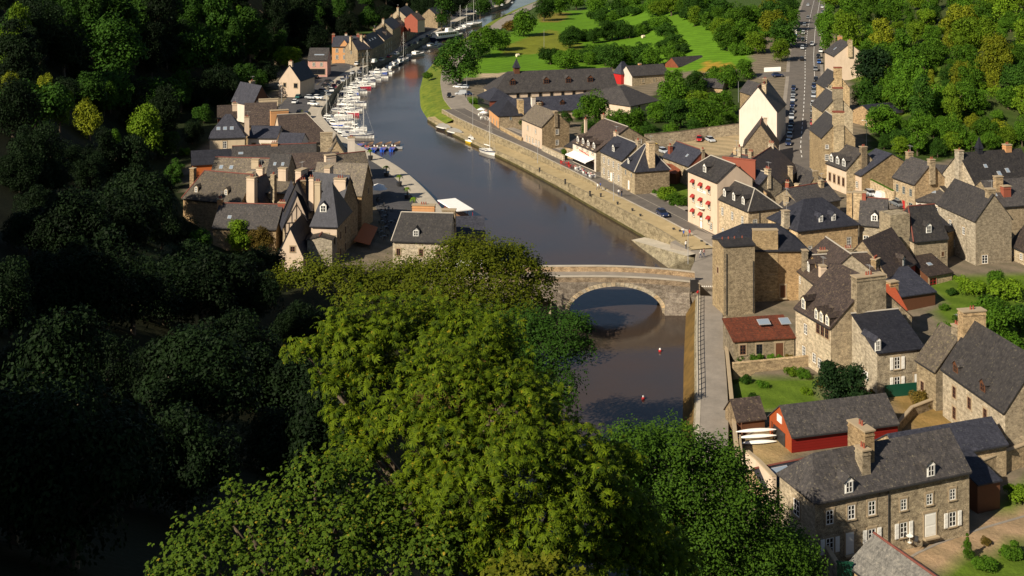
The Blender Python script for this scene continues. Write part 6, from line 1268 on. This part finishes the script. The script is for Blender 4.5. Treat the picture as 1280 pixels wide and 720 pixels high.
lamp(860,330,6.5,'thin lamp post at the head of the slipway',3.6); lamp(923,128,7,'grey telegraph pole in the grove',None,'telegraph_pole',False); lamp(680,60,9,'lone pole in the field',None,'telegraph_pole',False); lamp(352,128,6,'lamp post at the port car park wall')
for i, (u, y) in enumerate([(674.5,212.5),(706.5,227),(737.5,242),(751,245),(772,255.5),(790.5,264),(800.5,271),(842,288.5),(850,291),(877,304),(883.5,308.5)]):
    p = W(u, y, 3.4 if i else 2.2); e = MB(); e.lathe([(.22,-.6),(.2,.35),(.3,.45),(.26,.62),(.1,.66)], n=9); o = e.build('bollard', P_DARK, None, p); tag(o, f"dark mooring bollard on the right quay, {ORD[i]} counted from upstream", 'bollard', 'bollards on the right quay')
for i, (u, y) in enumerate([(893.5,329.5),(894,334.5),(894.3,340)]):
    m = MB(); m.taper(0,0,-.2,.75,.7,.7,.6,.6); tag(m.build('planter_block', P_DARK, None, W(u,y,3.6)), f"dark square block on the bridge square, {ORD[i]} from the top", 'block', 'blocks on the bridge square')
# paved square at the bridge head
mb = MB(); pts = [W(u,y,3.58) for u,y in ((838,303),(872,318),(864,336),(861,352),(868,356),(905,356),(907,318),(896,296),(870,287))]
mb.poly(pts[::-1]); q = [Vector((p.x,p.y,1)) for p in pts]
for i in range(len(pts)): j = (i+1) % len(pts); mb.poly([pts[i],pts[j],q[j],q[i]])
tag(mb.build('pavement', GRAV), kind='structure')
mb = MB(); [mb.poly([W(877+k*2.6,358.4,3.62)+Vector((0,0,0)),W(878.6+k*2.6,358.4,3.62),W(878.6+k*2.6,357.2,3.62),W(877+k*2.6,357.2,3.62)]) for k in range(8)]
tag(mb.build('road_marking', PAINTW), kind='structure')
e = empty('notice_panel', W(868,368,3.4), R(15), 'black notice panel with a red float at the bridge end', 'notice board')
mb = MB(); mb.box(-.8,.8,-.05,.05,.5,2.6); mb.build('panel', P_DARK, e)
for x in (-.7,.7): mb = MB(); mb.tube([(x,.08,-.2),(x,.08,2.7)],.05,5); mb.build('post', P_DARK, e)
m = MB(); m.lathe([(.05,0),(.35,.15),(.42,.42),(.33,.7),(.08,.82)], n=10); tag(m.build('life_ring_float', P_RED, None, W(872,367,3.4), smooth=True), 'red round float beside the black notice panel', 'float')
for (u, y), lab in (((804,499),'nearer red and white buoy floating below the bridge'),((825,439.5),'farther red and white buoy floating below the bridge')):
    e = empty('mooring_buoy', W(u,y,0), 0, lab, 'buoy'); m = MB(); m.lathe([(.1,-.2),(.22,0),(.26,.16),(.18,.36)], n=10); m.build('float', P_RED, e, smooth=True); m = MB(); m.lathe([(.18,.36),(.13,.5),(.03,.58)], n=10); m.build('top_cap', P_WHITE, e)
def canoe(p, rz, lab, L=6.2):
    mb = MB(); n = 10; S = [(-L/2+L*i/n, .36*math.sin(math.pi*min(.98,max(.02,i/n)))**.6) for i in range(n+1)]
    for (x0,w0),(x1,w1) in zip(S[:-1], S[1:]):
        for k in range(6):
            a, b = math.pi*k/6, math.pi*(k+1)/6; mb.poly([(x0,w0*math.cos(a),w0*.8*math.sin(a)),(x1,w1*math.cos(a),w1*.8*math.sin(a)),(x1,w1*math.cos(b),w1*.8*math.sin(b)),(x0,w0*math.cos(b),w0*.8*math.sin(b))])
    tag(mb.build('canoe', P_WHITE, None, p, (0,0,rz), True), lab, 'canoe', 'canoes on the rack')
for k, lab in enumerate(('cream upturned canoe, lowest on the rack','cream upturned canoe, middle of the rack','cream upturned canoe, topmost on the rack')): canoe(W(948,553,3.2)+Vector((-.1*k,.3*k,.62*k)), R(8), lab, 5.4-.3*(2-k))
e = empty('canoe_rack', W(948,552,2.8), R(8), 'timber rack holding three upturned canoes', 'rack')
for x in (-2, 2): mb = MB(); mb.tube([(x,.5,-.2),(x,.8,2.2)],.07,5); mb.build('post', P_BROWN, e); mb = MB(); [mb.box(x-.05,x+.05,-.4+.35*k,.75,-.02+.62*k+.3,.05+.62*k+.3) for k in range(3)]; mb.build('arm', P_BROWN, e)
for i, (u, y) in enumerate([(647,71),(782,48),(804,47.5)]):
    m = MB(); m.tube([(-.7,0,.7),(.7,0,.7)], .75, 14); tag(m.build('hay_bale', P_CREAM, None, G(u,y), (0,0,.6)), f"round hay bale in the meadow, {ORD[i]} from the left", 'hay bale', 'hay bales')
e = empty('bus_shelter', G(993,53), 0, 'white and blue shelter sign at the roadside above the junction', 'shelter'); mb = MB(); mb.box(-1,1,-.2,.2,.3,5.5); mb.build('panel', P_WHITE, e); mb = MB(); mb.box(-1.01,1.01,-.21,.21,2.2,3.6); mb.build('blue_band', P_BLUE, e)
# ------------------------------------------------------------------ café terraces and garden furniture
def tabm():
    mb = MB(); mb.lathe([(.38,.7),(.38,.73)], n=12); mb.tube([(0,0,.03),(0,0,.7)],.03,6); mb.lathe([(.22,0),(.2,.03)], n=10); return mb
def table(p, lab, m, grp): tag(put('table', cached(('table',m.name), lambda: tabm().mesh('table', m)), None, p), lab, 'table', grp)
def chairm(m):
    mb = MB(); mb.box(-.2,.2,-.2,.2,.42,.46); mb.box(-.2,.2,-.22,-.18,.46,.88); [mb.box(x-.02,x+.02,y-.02,y+.02,0,.42) for x in (-.18,.18) for y in (-.18,.18)]; return mb.mesh('chair', m)
def chair(p, rz, lab, m, grp): tag(put('chair', cached(('chair',m.name), lambda: chairm(m)), None, p, (0,0,rz)), lab, 'chair', grp)
def parasol(p, lab, m, r=1.4, grp=None):
    e = empty('parasol', p, 0, lab, 'parasol', grp); mb = MB(); mb.tube([(0,0,0),(0,0,2.6)],.03,6); mb.build('pole', P_GREY, e); mb = MB(); mb.lathe([(r,2.05),(r*.96,2.1),(.05,2.7)], n=8); mb.build('canopy', m, e)
def terrace(spots, z, m, where, par=None, sit=()):
    for i, (u, y) in enumerate(spots):
        p = W(u, y, z); table(p, f"café table {where}, {ORD[i]} counted from the far end", m, 'tables '+where)
        for k, a in enumerate((0, 2.1, 4.2)):
            q = p+Vector((math.cos(a+i)*.75, math.sin(a+i)*.75, 0)); chair(q, a+i+math.pi/2, f"café chair {where}, {ORD[k]} at the {ORD[i]} table", m, 'chairs '+where)
            if (i, k) in sit: person(q, a+i+math.pi/2, 'sit', ['white','pink','blue','red','black'][(i+k) % 5], P_JEAN, f"person in {['white','pink','blue','red','black'][(i+k) % 5]} seated {where}, {ORD[k]} at the {ORD[i]} table")
        if par and i % 2 == 0: parasol(p+Vector((.4,.4,0)), f"parasol {where} over the {ORD[i]} table", par, grp='parasols '+where)
terrace([(703.5,205),(708.5,207),(713.5,209.5)], 3.58, P_RED, 'in red left of the white café')
terrace([(721.5,212.5),(726.5,215),(731.5,217.5),(736,220),(740,222)], 3.58, P_WHITE, 'below the white café awning', None, {(0,0),(0,1),(1,2),(2,0),(2,1),(3,0),(4,1),(4,2)})
terrace([(474,252),(477,259),(478,267),(481,273),(478,280),(482,287),(477,293),(480,299),(486,264),(489,280)], 3.12, P_DARK, 'on the shaded left quay', None)
for i, (u, y) in enumerate([(472.5,243.5),(475,247)]): parasol(W(u,y,3.12), f"white parasol on the left quay, {ORD[i]} from the far end", P_CLOTH, 1.8, 'parasols on the left quay')
terrace([(600,145),(606,142),(603,149),(610,150)], 3.45, P_WHITE, 'in front of the glass pavilion', P_CLOTH, {(1,0)})
table(W(1137,678,3.9), 'round white garden table on the farmhouse gravel', P_WHITE, None); chair(W(1130,676,3.9), .4, 'dark garden chair left of the round white table', P_DARK, None); chair(W(1145,681,3.9), 2.5, 'dark garden chair right of the round white table', P_DARK, None)
def palm(u, y, lab):
    e = empty('potted_palm', W(u,y,2.65), 0, lab, 'potted palm', 'potted palms on the left quay'); m = MB(); m.lathe([(.55,0),(.7,1.0),(.75,1.15),(.6,1.15)], n=10); m.build('pot', P_DARK, e)
    m = MB(); m.tube([(0,0,1.0),(.05,0,1.9),(0,.03,2.7)], [.16,.12,.1], 7); m.build('trunk', P_TRUNK, e)
    def fr():
        b = MB()
        for k in range(22):
            a = k*2.4; t = .5+.5*((k*7) % 10)/10; d = Vector((math.cos(a), math.sin(a), 0)); n = Vector((-d.y, d.x, 0)); pr_ = Vector((0,0,2.7))
            for j in range(4):
                s = (j+1)/4; nx = Vector((0,0,2.7))+d*1.35*s*t+Vector((0,0,.75*s-1.0*s*s*(.7+t))); w0, w1 = .16*(1-j/4)+.05, .16*(1-(j+1)/4)+.01
                b.poly([pr_-n*w0, pr_+n*w0, nx+n*w1, nx-n*w1]); pr_ = nx
        return b.mesh('fronds', LF['light'])
    put('fronds', cached('fronds', fr), e, (0,0,0), (0,0,u))
for i, (u, y) in enumerate([(463,200),(483,221),(499,233),(509,249),(517,262)]): palm(u, y, f"potted palm on the left quay edge, {ORD[i]} from the far end")
# orange café awning on the shaded quay row
aw = [W(442,301,4.2), W(462,306,4.0), W(472.5,284,4.2), W(455,278,4.6)]
e = empty('café_awning'.replace('é','e'), aw[0], 0, 'orange awning stretched out over the shaded quay terrace', 'awning'); mb = MB(); P = [p-aw[0] for p in aw]; slab(mb, [P], .08); mb.build('canopy', P_AWN, e)
for p in P[1:3]: mb = MB(); mb.tube([p,(p.x,p.y,3.1-aw[0].z)],.04,5); mb.build('post', P_DARK, e)
# unseen rampart added left of the viewpoint to throw deep shade on the slope
def rampart():
    e = empty('shade_rampart', (-110,64,66), 0, 'high rubble rampart with towers on the hill to the left', 'rampart'); O = Vector((-110,64,66))
    L = [(-62,10),(-84,32),(-110,62),(-126,96)]; mb = MB()
    for (x0,y0),(x1,y1) in zip(L[:-1], L[1:]):
        d = Vector((x1-x0,y1-y0,0)).normalized(); n = Vector((-d.y,d.x,0))*2
        a, b = Vector((x0,y0,0)), Vector((x1,y1,0)); mb.hexa([p-O for p in (a-n+Vector((0,0,40)),b-n+Vector((0,0,40)),b+n+Vector((0,0,40)),a+n+Vector((0,0,40)),a-n+Vector((0,0,88)),b-n+Vector((0,0,88)),b+n+Vector((0,0,88)),a+n+Vector((0,0,88)))])
    mb.build('curtain_wall', S_GREY, e)
    for x, y in L: mb = MB(); mb.lathe([(7,40-66),(6.2,94-66),(6.6,94.5-66),(6.6,96-66)], x-O.x, y-O.y, 18); mb.build('tower', S_GREY, e)
rampart()
